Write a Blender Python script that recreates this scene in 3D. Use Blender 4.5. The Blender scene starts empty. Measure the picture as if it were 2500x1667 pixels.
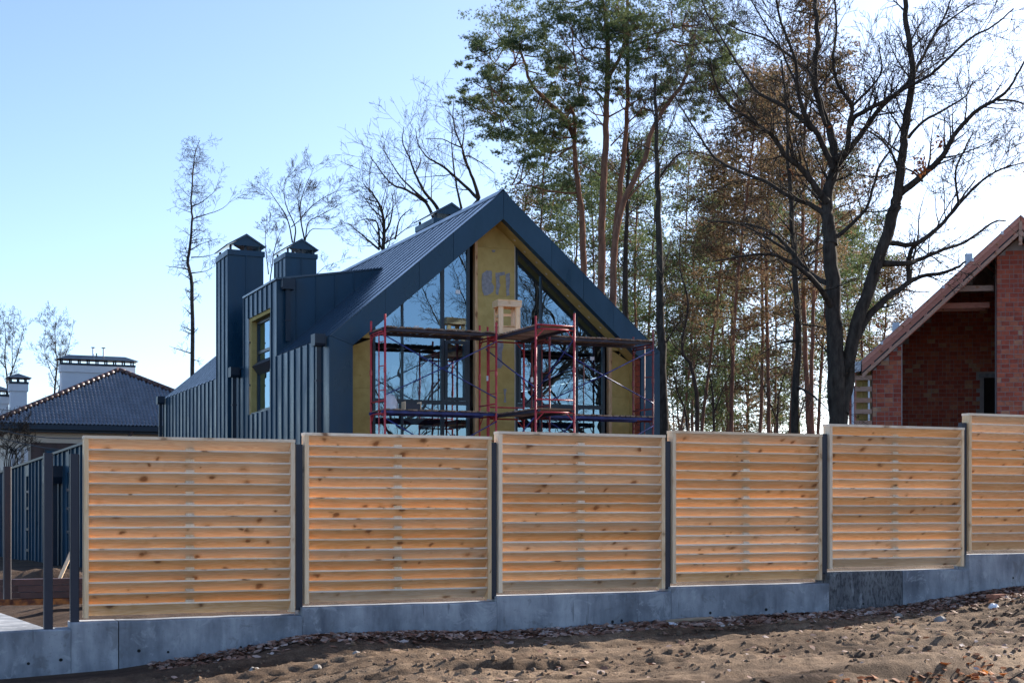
import bpy, math, random
import numpy as np
from mathutils import Vector, Matrix, noise as mnoise
R = math.radians
rng = random.Random(7)
scene = bpy.context.scene
col = scene.collection

# ------------------------------------------------------------------ camera, sky, sun, exposure
EYE = 1.6
cam_d = bpy.data.cameras.new('camera'); cam = bpy.data.objects.new('camera', cam_d); col.objects.link(cam)
cam.location = (0, 0, EYE); cam.rotation_euler = (R(90), 0, 0)
cam_d.lens = 50; cam_d.sensor_width = 36; cam_d.shift_y = 0.162
cam_d.clip_start = 0.1; cam_d.clip_end = 3000
scene.camera = cam
SUN_AZ = 40.0      # degrees from +X towards +Y
SUN_EL = 23.5
world = bpy.data.worlds.new('World'); scene.world = world; world.use_nodes = True
wn = world.node_tree; wn.nodes.clear()
sky = wn.nodes.new('ShaderNodeTexSky'); sky.sky_type = 'NISHITA'; sky.sun_disc = False
sky.sun_elevation = R(SUN_EL); sky.sun_rotation = R(90 - SUN_AZ)
sky.air_density = 0.66; sky.dust_density = 1.0; sky.ozone_density = 1.9; sky.altitude = 100
bg = wn.nodes.new('ShaderNodeBackground'); bg.inputs['Strength'].default_value = 0.115
wo = wn.nodes.new('ShaderNodeOutputWorld')
wn.links.new(sky.outputs[0], bg.inputs[0]); wn.links.new(bg.outputs[0], wo.inputs[0])
sun_d = bpy.data.lights.new('sun', 'SUN'); sun = bpy.data.objects.new('sun', sun_d); col.objects.link(sun)
sun_d.energy = 4.9; sun_d.angle = R(0.5); sun_d.color = (1.0, 0.93, 0.82)
sv = Vector((math.cos(R(SUN_EL)) * math.cos(R(SUN_AZ)), math.cos(R(SUN_EL)) * math.sin(R(SUN_AZ)), math.sin(R(SUN_EL))))
sun.rotation_euler = sv.to_track_quat('Z', 'Y').to_euler()
scene.view_settings.view_transform = 'Standard'; scene.view_settings.look = 'None'
scene.view_settings.exposure = 1.48; scene.view_settings.gamma = 1.0
scene.cycles.max_bounces = 8; scene.cycles.diffuse_bounces = 5; scene.cycles.glossy_bounces = 4
scene.cycles.transparent_max_bounces = 12

# ------------------------------------------------------------------ site survey helpers
FPX, UC, VH = 3472.2, 1250.0, 1239.0
def at(u, v, Y):
    """site point seen in direction (u, v) at distance Y in front of the street"""
    return Vector(((u - UC) / FPX * Y, Y, EYE + (VH - v) / FPX * Y))
TH = R(24)                     # plot direction: the fence, the house and the neighbour follow it
A = Vector((math.cos(TH), math.sin(TH), 0)); B = Vector((-math.sin(TH), math.cos(TH), 0))
F0 = Vector((-4.21, 14.0, 0))  # left end of the panel fence
def fen(s, p, z): return F0 + A * s - B * p + Vector((0, 0, z))

# ------------------------------------------------------------------ mesh helpers
class MB:
    def __init__(self): self.v = []; self.f = []; self.m = []
    def add(self, vs, fs, mi=0):
        n = len(self.v); self.v.extend([tuple(x) for x in vs]); self.f.extend([tuple(i + n for i in f) for f in fs])
        self.m.extend([mi] * len(fs))
    def box(self, x0, x1, y0, y1, z0, z1, mi=0, M=None):
        vs = [Vector((x, y, z)) for z in (z0, z1) for x, y in ((x0, y0), (x1, y0), (x1, y1), (x0, y1))]
        if M is not None: vs = [M @ v for v in vs]
        self.add(vs, [(3, 2, 1, 0), (4, 5, 6, 7), (0, 1, 5, 4), (1, 2, 6, 5), (2, 3, 7, 6), (3, 0, 4, 7)], mi)
    def prism(self, pts, axis, a0, a1, mi=0):
        """polygon pts (2D) extruded along axis 'x','y' or 'z'"""
        def P(p, a): return {'x': (a, p[0], p[1]), 'y': (p[0], a, p[1]), 'z': (p[0], p[1], a)}[axis]
        n = len(pts); area = sum(pts[i][0] * pts[(i + 1) % n][1] - pts[(i + 1) % n][0] * pts[i][1] for i in range(n))
        if area < 0: pts = pts[::-1]
        vs = [P(p, a0) for p in pts] + [P(p, a1) for p in pts]
        lo, hi = tuple(range(n)), tuple(range(n, 2 * n))
        side = [(i, (i + 1) % n, n + (i + 1) % n, n + i) for i in range(n)]
        if axis == 'y': fs = [lo, hi[::-1]] + [s[::-1] for s in side]
        else: fs = [lo[::-1], hi] + side
        self.add(vs, fs, mi)
    def tube(self, pts, rad, sides=6, cap=True, mi=0):
        pts = [Vector(p) for p in pts]; n = len(pts)
        if n < 2: return
        if not hasattr(rad, '__len__'): rad = [rad] * n
        t0 = (pts[1] - pts[0])
        if t0.length < 1e-9: return
        t0.normalize(); up = Vector((0, 0, 1)) if abs(t0.z) < 0.9 else Vector((1, 0, 0))
        nx = t0.cross(up).normalized(); base = len(self.v)
        for i, p in enumerate(pts):
            if 0 < i < n - 1: t = pts[i + 1] - pts[i - 1]
            elif i == 0: t = pts[1] - pts[0]
            else: t = pts[-1] - pts[-2]
            if t.length < 1e-9: t = t0.copy()
            t.normalize(); nx = (nx - t * nx.dot(t))
            nx = nx.normalized() if nx.length > 1e-6 else t.orthogonal().normalized()
            ny = t.cross(nx)
            for k in range(sides):
                a = 2 * math.pi * k / sides
                self.v.append(tuple(p + (nx * math.cos(a) + ny * math.sin(a)) * rad[i]))
        for i in range(n - 1):
            for k in range(sides):
                k2 = (k + 1) % sides; b = base + i * sides
                self.f.append((b + k, b + k2, b + sides + k2, b + sides + k)); self.m.append(mi)
        if cap:
            self.f.append(tuple(base + k for k in range(sides))[::-1]); self.m.append(mi)
            self.f.append(tuple(base + (n - 1) * sides + k for k in range(sides))); self.m.append(mi)
    def mesh(self, name, mats, smooth=False):
        me = bpy.data.meshes.new(name); me.from_pydata(self.v, [], self.f)
        for m in (mats if isinstance(mats, (list, tuple)) else [mats]): me.materials.append(m)
        if isinstance(mats, (list, tuple)) and len(mats) > 1: me.polygons.foreach_set('material_index', self.m)
        if smooth: me.polygons.foreach_set('use_smooth', [True] * len(me.polygons))
        me.update(); return me
    def build(self, name, mats, parent=None, smooth=False, loc=None, rz=None):
        return obj(name, self.mesh(name, mats, smooth), parent, loc, rz)
def obj(name, me, parent=None, loc=None, rz=None):
    o = bpy.data.objects.new(name, me); col.objects.link(o)
    if parent is not None: o.parent = parent
    if loc is not None: o.location = loc
    if rz is not None: o.rotation_euler = (0, 0, rz)
    return o
def tag(o, label=None, cat=None, group=None, kind=None):
    if label: o['label'] = label
    if cat: o['category'] = cat
    if group: o['group'] = group
    if kind: o['kind'] = kind
    return o
def thing(name, label, cat, loc=(0, 0, 0), rz=0, group=None):
    e = bpy.data.objects.new(name, None); col.objects.link(e); e.empty_display_size = 0.2
    e.location = loc; e.rotation_euler = (0, 0, rz)
    return tag(e, label, cat, group)
def boxpart(name, mat, parent, *dims, M=None, bevel=0):
    m = MB(); m.box(*dims, M=M); return m.build(name, mat, parent)

# ------------------------------------------------------------------ materials
def newmat(name):
    m = bpy.data.materials.new(name); m.use_nodes = True; nt = m.node_tree
    return m, nt, nt.nodes['Principled BSDF']
def nd(nt, typ, ins=None, **props):
    n = nt.nodes.new(typ)
    for k, v in props.items(): setattr(n, k, v)
    for k, v in (ins or {}).items():
        if hasattr(v, 'is_output') or isinstance(v, bpy.types.NodeSocket): nt.links.new(v, n.inputs[k])
        else: n.inputs[k].default_value = v
    return n
def ramp(nt, fac, stops):
    r = nt.nodes.new('ShaderNodeValToRGB'); e = r.color_ramp.elements
    while len(e) < len(stops): e.new(0.5)
    for el, (p, c) in zip(e, stops): el.position = p; el.color = (*c, 1) if len(c) == 3 else c
    nt.links.new(fac, r.inputs[0]); return r.outputs[0]
def mixc(nt, fac, a, b, mode='MIX'):
    n = nt.nodes.new('ShaderNodeMix'); n.data_type = 'RGBA'; n.blend_type = mode
    for idx, v in ((0, fac), (6, a), (7, b)):
        if isinstance(v, bpy.types.NodeSocket): nt.links.new(v, n.inputs[idx])
        else: n.inputs[idx].default_value = v if idx == 0 else (*v, 1) if len(v) == 3 else v
    return n.outputs[2]
def coords(nt, scale=(1, 1, 1), rand=True):
    tc = nd(nt, 'ShaderNodeTexCoord'); src = tc.outputs['Object']
    if rand:
        oi = nd(nt, 'ShaderNodeObjectInfo')
        m = nd(nt, 'ShaderNodeMath', {0: oi.outputs['Random'], 1: 61.7}, operation='MULTIPLY')
        cx = nd(nt, 'ShaderNodeCombineXYZ', {0: m.outputs[0], 1: m.outputs[0], 2: m.outputs[0]})
        src = nd(nt, 'ShaderNodeVectorMath', {0: src, 1: cx.outputs[0]}, operation='ADD').outputs[0]
    mp = nd(nt, 'ShaderNodeMapping', {0: src, 3: scale}); return mp.outputs[0]
def bump(nt, bs, h, strength=0.3, dist=0.01):
    b = nd(nt, 'ShaderNodeBump', {'Strength': strength, 'Distance': dist, 'Height': h}); nt.links.new(b.outputs[0], bs.inputs['Normal'])
def simple(name, c1, c2, rough=0.6, scale=4, detail=6, metal=0, bmp=0.0, bdist=0.01, spec=None, stretch=(1, 1, 1), rand=True, lo=0.35, hi=0.65, rough2=None):
    m, nt, bs = newmat(name)
    co = coords(nt, tuple(scale * s for s in stretch), rand)
    n = nd(nt, 'ShaderNodeTexNoise', {'Vector': co, 'Scale': 1.0, 'Detail': detail, 'Roughness': 0.6})
    c = ramp(nt, n.outputs[0], [(lo, c1), (hi, c2)]); nt.links.new(c, bs.inputs['Base Color'])
    bs.inputs['Roughness'].default_value = rough; bs.inputs['Metallic'].default_value = metal
    if rough2 is not None:
        mr = nd(nt, 'ShaderNodeMapRange', {0: n.outputs[0], 1: lo, 2: hi, 3: rough, 4: rough2}); nt.links.new(mr.outputs[0], bs.inputs['Roughness'])
    if spec is not None: bs.inputs['Specular IOR Level'].default_value = spec
    if bmp: bump(nt, bs, n.outputs[0], bmp, bdist)
    return m
def wood(name, axis='x', light=(0.90, 0.62, 0.36), dark=(0.77, 0.46, 0.225), knot=(0.20, 0.085, 0.035), kden=1.0, var=0.24, rough=0.6):
    m, nt, bs = newmat(name)
    sw = {'x': lambda a, b: (a, b, b), 'y': lambda a, b: (b, a, b), 'z': lambda a, b: (b, b, a)}[axis]
    co = coords(nt)
    mp = nd(nt, 'ShaderNodeMapping', {0: co, 3: sw(1.3, 16)})
    n = nd(nt, 'ShaderNodeTexNoise', {'Vector': mp.outputs[0], 'Scale': 1.0, 'Detail': 3, 'Roughness': 0.55, 'Distortion': 0.6})
    rings = nd(nt, 'ShaderNodeMath', {0: n.outputs[0], 1: 42.0}, operation='MULTIPLY')
    sn = nd(nt, 'ShaderNodeMath', {0: rings.outputs[0]}, operation='SINE')
    mr = nd(nt, 'ShaderNodeMapRange', {0: sn.outputs[0], 1: -1.0, 2: 1.0, 3: 0.0, 4: 0.45})
    mp2 = nd(nt, 'ShaderNodeMapping', {0: co, 3: sw(3, 120)})
    n2 = nd(nt, 'ShaderNodeTexNoise', {'Vector': mp2.outputs[0], 'Scale': 1.0, 'Detail': 4, 'Roughness': 0.7})
    ad = nd(nt, 'ShaderNodeMath', {0: mr.outputs[0], 1: n2.outputs[0]}, operation='ADD')
    c = ramp(nt, ad.outputs[0], [(0.35, light), (0.95, dark)])
    oi = nd(nt, 'ShaderNodeObjectInfo')
    hv = nd(nt, 'ShaderNodeMapRange', {0: oi.outputs['Random'], 1: 0.0, 2: 1.0, 3: 1 - var, 4: 1 + var * 0.6})
    r17 = nd(nt, 'ShaderNodeMath', {0: nd(nt, 'ShaderNodeMath', {0: oi.outputs['Random'], 1: 17.3}, operation='MULTIPLY').outputs[0]}, operation='FRACT')
    sv_ = nd(nt, 'ShaderNodeMapRange', {0: r17.outputs[0], 1: 0.0, 2: 1.0, 3: .80, 4: 1.12})
    hu_ = nd(nt, 'ShaderNodeMapRange', {0: r17.outputs[0], 1: 0.0, 2: 1.0, 3: .504, 4: .498})
    hs = nd(nt, 'ShaderNodeHueSaturation', {'Color': c, 'Value': hv.outputs[0], 'Saturation': sv_.outputs[0], 'Hue': hu_.outputs[0]})
    mp3 = nd(nt, 'ShaderNodeMapping', {0: co, 3: sw(5.6 * kden, 6.4)})
    wv = nd(nt, 'ShaderNodeTexNoise', {'Vector': co, 'Scale': 9.0, 'Detail': 2})
    wmix = nd(nt, 'ShaderNodeMix', {0: 0.10, 4: mp3.outputs[0], 5: wv.outputs[1]}, data_type='VECTOR')
    mp3v = nd(nt, 'ShaderNodeVectorMath', {0: mp3.outputs[0], 1: nd(nt, 'ShaderNodeVectorMath', {0: wv.outputs[1], 'Scale': .55}, operation='SCALE').outputs[0]}, operation='ADD')
    vo = nd(nt, 'ShaderNodeTexVoronoi', {'Vector': mp3v.outputs[0], 'Scale': 1.0, 'Randomness': 1.0})
    sc_ = nd(nt, 'ShaderNodeSeparateColor', {0: vo.outputs['Color']})
    rr_ = nd(nt, 'ShaderNodeMapRange', {0: sc_.outputs[0], 1: 0.25, 2: 1.0, 3: 0.02, 4: 0.28})
    q_ = nd(nt, 'ShaderNodeMath', {0: vo.outputs['Distance'], 1: rr_.outputs[0]}, operation='DIVIDE')
    k = nd(nt, 'ShaderNodeMapRange', {0: q_.outputs[0], 1: 0.5, 2: 1.05, 3: 0.85, 4: 0.0})
    halo = nd(nt, 'ShaderNodeMapRange', {0: q_.outputs[0], 1: 0.8, 2: 1.9, 3: 0.5, 4: 0.0})
    c1 = mixc(nt, halo.outputs[0], hs.outputs[0], (0.52, 0.27, 0.11))
    c2 = mixc(nt, k.outputs[0], c1, knot)
    nt.links.new(c2, bs.inputs['Base Color']); bs.inputs['Roughness'].default_value = rough
    bs.inputs['Specular IOR Level'].default_value = 0.3
    bump(nt, bs, n2.outputs[0], 0.15, 0.003)
    return m
M = {}
M['pine_x'] = wood('pine_board_along_x', 'x')
M['pine_z'] = wood('pine_board_along_z', 'z', kden=0.8, light=(0.93, 0.69, 0.44), dark=(0.83, 0.55, 0.31))
M['pine_edge'] = wood('pine_board_edge', 'x', kden=0.8, light=(0.95, 0.77, 0.57), dark=(0.87, 0.65, 0.44))  # pale sawn edge tone, with skylight on slat fronts and caps painted in
M['pine_y'] = wood('pine_board_along_y', 'y', kden=0.8)
M['pine_strip'] = wood('pine_strip', 'z', light=(0.66, 0.47, 0.30), dark=(0.5, 0.32, 0.18), kden=0.5)
M['plank'] = wood('scaffold_plank', 'y', light=(0.42, 0.29, 0.20), dark=(0.25, 0.16, 0.11), knot=(0.10, 0.06, 0.05), var=0.4, rough=0.8)
M['rafter'] = wood('treated_rafter', 'x', light=(0.66, 0.31, 0.235), dark=(0.52, 0.21, 0.155), knot=(0.2, 0.07, 0.06), var=0.2, rough=0.75)
M['batten_x'] = wood('grey_batten', 'x', light=(0.58, 0.38, 0.28), dark=(0.42, 0.25, 0.19), knot=(0.25, 0.1, 0.07), var=0.15, rough=0.75)
M['navy'] = simple('navy_coated_sheet', (0.005, 0.036, 0.068), (0.013, 0.056, 0.102), rough=0.26, rough2=0.46, scale=1.6, stretch=(1, 1, .35), bmp=0.18, bdist=0.03, spec=0.38)
M['navy_roof'] = simple('navy_roof_sheet', (0.008, 0.030, 0.060), (0.012, 0.040, 0.076), rough=0.16, rough2=0.26, scale=1.2, bmp=0.03, bdist=0.02, spec=0.6)
M['navy_dark'] = simple('navy_pipe', (0.009, 0.020, 0.036), (0.012, 0.026, 0.045), rough=0.4, scale=2, spec=0.4)
M['post'] = simple('dark_steel_post', (0.014, 0.016, 0.030), (0.020, 0.022, 0.038), rough=0.45, scale=3, spec=0.5)
M['post_brown'] = simple('brown_steel_post', (0.020, 0.017, 0.024), (0.028, 0.023, 0.032), rough=0.5, scale=3, spec=0.4)
M['wool'] = simple('mineral_wool_board', (0.39, 0.285, 0.10), (0.51, 0.385, 0.15), rough=0.95, scale=3.5, detail=10, bmp=0.25, bdist=0.02, spec=0.05, lo=0.3, hi=0.7)
M['dowel'] = simple('white_dowel', (0.5, 0.45, 0.36), (0.6, 0.55, 0.45), rough=0.7, scale=5)
M['glue'] = simple('grey_adhesive', (0.20, 0.205, 0.22), (0.30, 0.30, 0.315), rough=0.95, scale=14, bmp=0.4)
M['frame'] = simple('window_frame_navy', (0.010, 0.022, 0.036), (0.013, 0.028, 0.044), rough=0.35, scale=2, spec=0.5)
M['sticker'] = simple('white_sticker', (0.75, 0.78, 0.8), (0.8, 0.82, 0.84), rough=0.5, scale=3)
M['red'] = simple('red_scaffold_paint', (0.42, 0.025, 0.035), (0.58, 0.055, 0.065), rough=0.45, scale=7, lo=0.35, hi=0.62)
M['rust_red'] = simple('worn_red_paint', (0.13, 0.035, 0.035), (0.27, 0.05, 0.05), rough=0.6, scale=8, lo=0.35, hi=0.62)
M['blue'] = simple('blue_brace_paint', (0.010, 0.020, 0.13), (0.03, 0.045, 0.22), rough=0.45, scale=6)
M['beam_dark'] = simple('dark_platform_beam', (0.02, 0.022, 0.035), (0.05, 0.035, 0.05), rough=0.55, scale=5)
M['inner'] = simple('raw_interior_wall', (0.16, 0.15, 0.145), (0.24, 0.22, 0.21), rough=0.9, scale=1.5)
M['film'] = simple('pale_plastic_film', (0.55, 0.56, 0.60), (0.72, 0.72, 0.75), rough=0.35, scale=5)
M['stucco'] = simple('white_stucco', (0.62, 0.63, 0.65), (0.70, 0.70, 0.71), rough=0.9, scale=1.2)
M['cream'] = simple('cream_stucco', (0.60, 0.52, 0.43), (0.68, 0.60, 0.50), rough=0.9, scale=1.0)
M['brown_panel'] = simple('brown_facade_panel', (0.05, 0.03, 0.026), (0.08, 0.045, 0.04), rough=0.6, scale=3, stretch=(1, 1, 0.1))
M['tile'] = simple('glazed_roof_tile', (0.075, 0.098, 0.14), (0.135, 0.165, 0.22), rough=0.30, rough2=0.42, scale=1.5, spec=1.0)
M['ridge_tile'] = simple('ridge_tile', (0.05, 0.026, 0.024), (0.12, 0.06, 0.05), rough=0.4, scale=2.5)
M['mortar'] = simple('mortar', (0.29, 0.26, 0.26), (0.38, 0.35, 0.34), rough=0.95, scale=6)
M['membrane'] = simple('grey_roof_membrane', (0.38, 0.33, 0.34), (0.48, 0.43, 0.44), rough=0.7, scale=1.2)
M['pvc'] = simple('white_plastic', (0.66, 0.70, 0.75), (0.74, 0.78, 0.82), rough=0.4, scale=3)
M['rusty'] = simple('primed_steel_tube', (0.050, 0.026, 0.026), (0.085, 0.040, 0.038), rough=0.55, scale=5)
M['rust_orange'] = simple('rusted_tube', (0.10, 0.035, 0.02), (0.36, 0.13, 0.03), rough=0.8, scale=9, lo=0.4, hi=0.6)
M['bark'] = simple('dark_bark', (0.030, 0.024, 0.020), (0.070, 0.058, 0.048), rough=0.95, scale=9, bmp=0.7, bdist=0.03, stretch=(1, 1, 0.3), spec=0.1)
M['bark_alder'] = simple('grey_bark', (0.035, 0.030, 0.030), (0.075, 0.065, 0.060), rough=0.95, scale=6, spec=0.1)
M['stone'] = simple('stone', (0.20, 0.18, 0.165), (0.34, 0.31, 0.28), rough=0.9, scale=9, bmp=0.4)
M['log'] = wood('cut_log', 'x', light=(0.40, 0.29, 0.19), dark=(0.24, 0.16, 0.10), var=0.1, rough=0.9)
M['broken_brick'] = simple('broken_brick', (0.30, 0.12, 0.07), (0.42, 0.19, 0.12), rough=0.9, scale=9)
M['cable'] = simple('black_cable', (0.015, 0.015, 0.018), (0.02, 0.02, 0.022), rough=0.6, scale=3)

def brick_mat():
    m, nt, bs = newmat('fired_brick')
    oi = nd(nt, 'ShaderNodeObjectInfo')
    geo = nd(nt, 'ShaderNodeNewGeometry')
    rnd = nd(nt, 'ShaderNodeMath', {0: oi.outputs['Random'], 1: geo.outputs['Random Per Island']}, operation='ADD')
    fr = nd(nt, 'ShaderNodeMath', {0: rnd.outputs[0]}, operation='FRACT')
    c = ramp(nt, fr.outputs[0], [(0.0, (0.35, 0.068, 0.042)), (0.35, (0.43, 0.098, 0.055)), (0.75, (0.48, 0.122, 0.066)), (0.93, (0.48, 0.18, 0.10)), (0.985, (0.52, 0.31, 0.19))])
    n = nd(nt, 'ShaderNodeTexNoise', {'Vector': coords(nt), 'Scale': 7.0, 'Detail': 6})
    nn = ramp(nt, n.outputs[0], [(0.3, (0.7, 0.7, 0.72)), (0.7, (1.1, 1.08, 1.05))])
    nt.links.new(mixc(nt, 1.0, c, nn, 'MULTIPLY'), bs.inputs['Base Color']); bs.inputs['Roughness'].default_value = 0.9
    bump(nt, bs, n.outputs[0], 0.4, 0.01); return m
M['brick'] = brick_mat()

def concrete_mat(name, c1, c2, c3, rough_streak=False):
    m, nt, bs = newmat(name)
    co = coords(nt, (1, 1, 1))
    n1 = nd(nt, 'ShaderNodeTexNoise', {'Vector': co, 'Scale': 1.1, 'Detail': 9, 'Roughness': 0.62})
    n2 = nd(nt, 'ShaderNodeTexNoise', {'Vector': nd(nt, 'ShaderNodeMapping', {0: co, 3: (7, 7, 1.6)}).outputs[0], 'Scale': 1.0, 'Detail': 5, 'Roughness': 0.6})
    n3 = nd(nt, 'ShaderNodeTexVoronoi', {'Vector': co, 'Scale': 26.0})
    n4 = nd(nt, 'ShaderNodeTexNoise', {'Vector': co, 'Scale': 34.0, 'Detail': 4})
    c = ramp(nt, n1.outputs[0], [(0.32, c1), (0.5, c2), (0.68, c3)])
    st = ramp(nt, n2.outputs[0], [(0.32, (0.62, 0.63, 0.66)), (0.62, (1.08, 1.08, 1.07))])
    c = mixc(nt, 0.9, c, st, 'MULTIPLY')
    n6 = nd(nt, 'ShaderNodeTexNoise', {'Vector': co, 'Scale': 3.2, 'Detail': 8, 'Roughness': .7, 'Distortion': .8})
    blot = nd(nt, 'ShaderNodeMapRange', {0: n6.outputs[0], 1: .56, 2: .62, 3: 0.0, 4: .38}); c = mixc(nt, blot.outputs[0], c, (.48, .49, .50))
    spl = nd(nt, 'ShaderNodeMapRange', {0: n6.outputs[0], 1: .36, 2: .42, 3: .45, 4: 0.0}); c = mixc(nt, spl.outputs[0], c, (.13, .125, .125))
    n7 = nd(nt, 'ShaderNodeTexNoise', {'Vector': nd(nt, 'ShaderNodeMapping', {0: co, 1: (3, 1, 7), 3: (22, 22, 2.2)}).outputs[0], 'Scale': 1.0, 'Detail': 3})
    drip = nd(nt, 'ShaderNodeMapRange', {0: n7.outputs[0], 1: .66, 2: .74, 3: 0.0, 4: .6}); c = mixc(nt, drip.outputs[0], c, (.10, .105, .115))
    pit = nd(nt, 'ShaderNodeMapRange', {0: n3.outputs['Distance'], 1: 0.05, 2: 0.11, 3: 0.6, 4: 0.0})
    c = mixc(nt, pit.outputs[0], c, (0.07, 0.075, 0.08))
    if rough_streak:
        n5 = nd(nt, 'ShaderNodeTexNoise', {'Vector': nd(nt, 'ShaderNodeMapping', {0: co, 3: (34, 34, 11)}).outputs[0], 'Scale': 1.0, 'Detail': 6, 'Roughness': 0.7})
        f = nd(nt, 'ShaderNodeMapRange', {0: n5.outputs[0], 1: 0.40, 2: 0.52, 3: 0.85, 4: 0.0})
        c = mixc(nt, f.outputs[0], c, (0.045, 0.045, 0.05)); bump(nt, bs, n5.outputs[0], 0.8, 0.02)
    else:
        ad = nd(nt, 'ShaderNodeMath', {0: n1.outputs[0], 1: n4.outputs[0]}, operation='ADD'); bump(nt, bs, ad.outputs[0], 0.25, 0.012)
    nt.links.new(c, bs.inputs['Base Color']); bs.inputs['Roughness'].default_value = 0.88; bs.inputs['Specular IOR Level'].default_value = 0.25
    return m
M['concrete'] = concrete_mat('cast_concrete', (0.135, 0.145, 0.165), (0.26, 0.275, 0.30), (0.40, 0.41, 0.43))
M['concrete_rough'] = concrete_mat('rough_patched_concrete', (0.11, 0.11, 0.115), (0.15, 0.15, 0.155), (0.22, 0.22, 0.22), True)

def soil_mat():
    m, nt, bs = newmat('dry_mud')
    tc = nd(nt, 'ShaderNodeTexCoord'); co = tc.outputs['Object']
    n1 = nd(nt, 'ShaderNodeTexNoise', {'Vector': co, 'Scale': 0.55, 'Detail': 8, 'Roughness': 0.65})
    n2 = nd(nt, 'ShaderNodeTexNoise', {'Vector': co, 'Scale': 9.0, 'Detail': 8, 'Roughness': 0.7})
    n3 = nd(nt, 'ShaderNodeTexNoise', {'Vector': co, 'Scale': 60.0, 'Detail': 4, 'Roughness': 0.7})
    c = ramp(nt, n1.outputs[0], [(0.32, (0.12, 0.081, 0.058)), (0.5, (0.205, 0.146, 0.104)), (0.68, (0.275, 0.204, 0.148))])
    c2 = ramp(nt, n2.outputs[0], [(0.30, (0.50, 0.47, 0.45)), (0.62, (1.12, 1.1, 1.06))])
    c3 = ramp(nt, n3.outputs[0], [(0.34, (0.62, 0.6, 0.6)), (0.6, (1.08, 1.08, 1.08))])
    c = mixc(nt, 1.0, mixc(nt, 1.0, c, c2, 'MULTIPLY'), c3, 'MULTIPLY')
    rot = nd(nt, 'ShaderNodeMapping', {0: co, 2: (0, 0, -TH), 3: (1, 1, 1)})
    stm = nd(nt, 'ShaderNodeMapping', {0: rot.outputs[0], 3: (.32, 2.6, 1)})
    sn_ = nd(nt, 'ShaderNodeTexNoise', {'Vector': stm.outputs[0], 'Scale': 1.0, 'Detail': 7, 'Roughness': .62, 'Distortion': .4})
    c = mixc(nt, 1.0, c, ramp(nt, sn_.outputs[0], [(.36, (.42, .38, .36)), (.50, (.95, .93, .9)), (.62, (1.22, 1.2, 1.16))]), 'MULTIPLY')  # damp and dry streaks along the ruts, with rut shading painted in
    # damp dark earth plus painted fence shadow towards the wall's low left end
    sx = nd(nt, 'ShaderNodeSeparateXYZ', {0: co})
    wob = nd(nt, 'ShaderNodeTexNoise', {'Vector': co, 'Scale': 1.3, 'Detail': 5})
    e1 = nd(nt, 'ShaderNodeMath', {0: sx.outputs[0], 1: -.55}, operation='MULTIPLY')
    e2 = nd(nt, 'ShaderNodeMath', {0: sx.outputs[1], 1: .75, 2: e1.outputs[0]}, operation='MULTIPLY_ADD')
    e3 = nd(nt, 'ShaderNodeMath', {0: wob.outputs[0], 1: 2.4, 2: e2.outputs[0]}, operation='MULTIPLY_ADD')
    wet_shade = nd(nt, 'ShaderNodeMapRange', {0: e3.outputs[0], 1: 12.2, 2: 13.0, 3: 0.0, 4: 0.72})
    c = mixc(nt, wet_shade.outputs[0], c, (0.055, 0.036, 0.028))
    nt.links.new(c, bs.inputs['Base Color']); bs.inputs['Roughness'].default_value = 0.95; bs.inputs['Specular IOR Level'].default_value = 0.12
    ad = nd(nt, 'ShaderNodeMath', {0: n2.outputs[0], 1: n3.outputs[0]}, operation='ADD'); bump(nt, bs, ad.outputs[0], 0.7, 0.03)
    return m
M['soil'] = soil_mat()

def leafy(name, stops, rough=0.7, trans=0.25, scale=0.6):
    m, nt, bs = newmat(name)
    geo = nd(nt, 'ShaderNodeNewGeometry')
    n = nd(nt, 'ShaderNodeTexNoise', {'Vector': coords(nt), 'Scale': scale, 'Detail': 3})
    ad = nd(nt, 'ShaderNodeMath', {0: geo.outputs['Random Per Island'], 1: .45, 2: n.outputs[0]}, operation='MULTIPLY_ADD')
    hf = nd(nt, 'ShaderNodeMath', {0: ad.outputs[0], 1: 0.22}, operation='SUBTRACT')
    c = ramp(nt, hf.outputs[0], stops)
    nt.links.new(c, bs.inputs['Base Color']); bs.inputs['Roughness'].default_value = rough
    bs.inputs['Specular IOR Level'].default_value = 0.2
    tr = nd(nt, 'ShaderNodeBsdfTranslucent', {'Color': c})
    mx = nd(nt, 'ShaderNodeMixShader', {0: trans, 1: bs.outputs[0], 2: tr.outputs[0]})
    nt.links.new(mx.outputs[0], nt.nodes['Material Output'].inputs[0])
    return m
M['needle'] = leafy('pine_needles', [(0.2, (0.06, 0.095, 0.048)), (0.5, (0.105, 0.145, 0.062)), (0.75, (0.18, 0.205, 0.078))], trans=0.45, scale=1.0)
M['needle_brown'] = leafy('browned_needles', [(0.2, (0.075, 0.085, 0.045)), (0.45, (0.15, 0.115, 0.065)), (0.75, (0.26, 0.155, 0.09))], trans=0.5, scale=1.0)
M['leaf'] = leafy('fallen_leaf', [(0.2, (0.11, 0.05, 0.032)), (0.45, (0.22, 0.12, 0.085)), (0.62, (0.36, 0.25, 0.20)), (0.8, (0.50, 0.42, 0.38))], trans=0.12, scale=3)
M['leaf_orange'] = leafy('orange_leaf', [(0.2, (0.13, 0.045, 0.02)), (0.5, (0.32, 0.10, 0.03)), (0.8, (0.45, 0.17, 0.05))], trans=0.3, scale=3)

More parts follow.
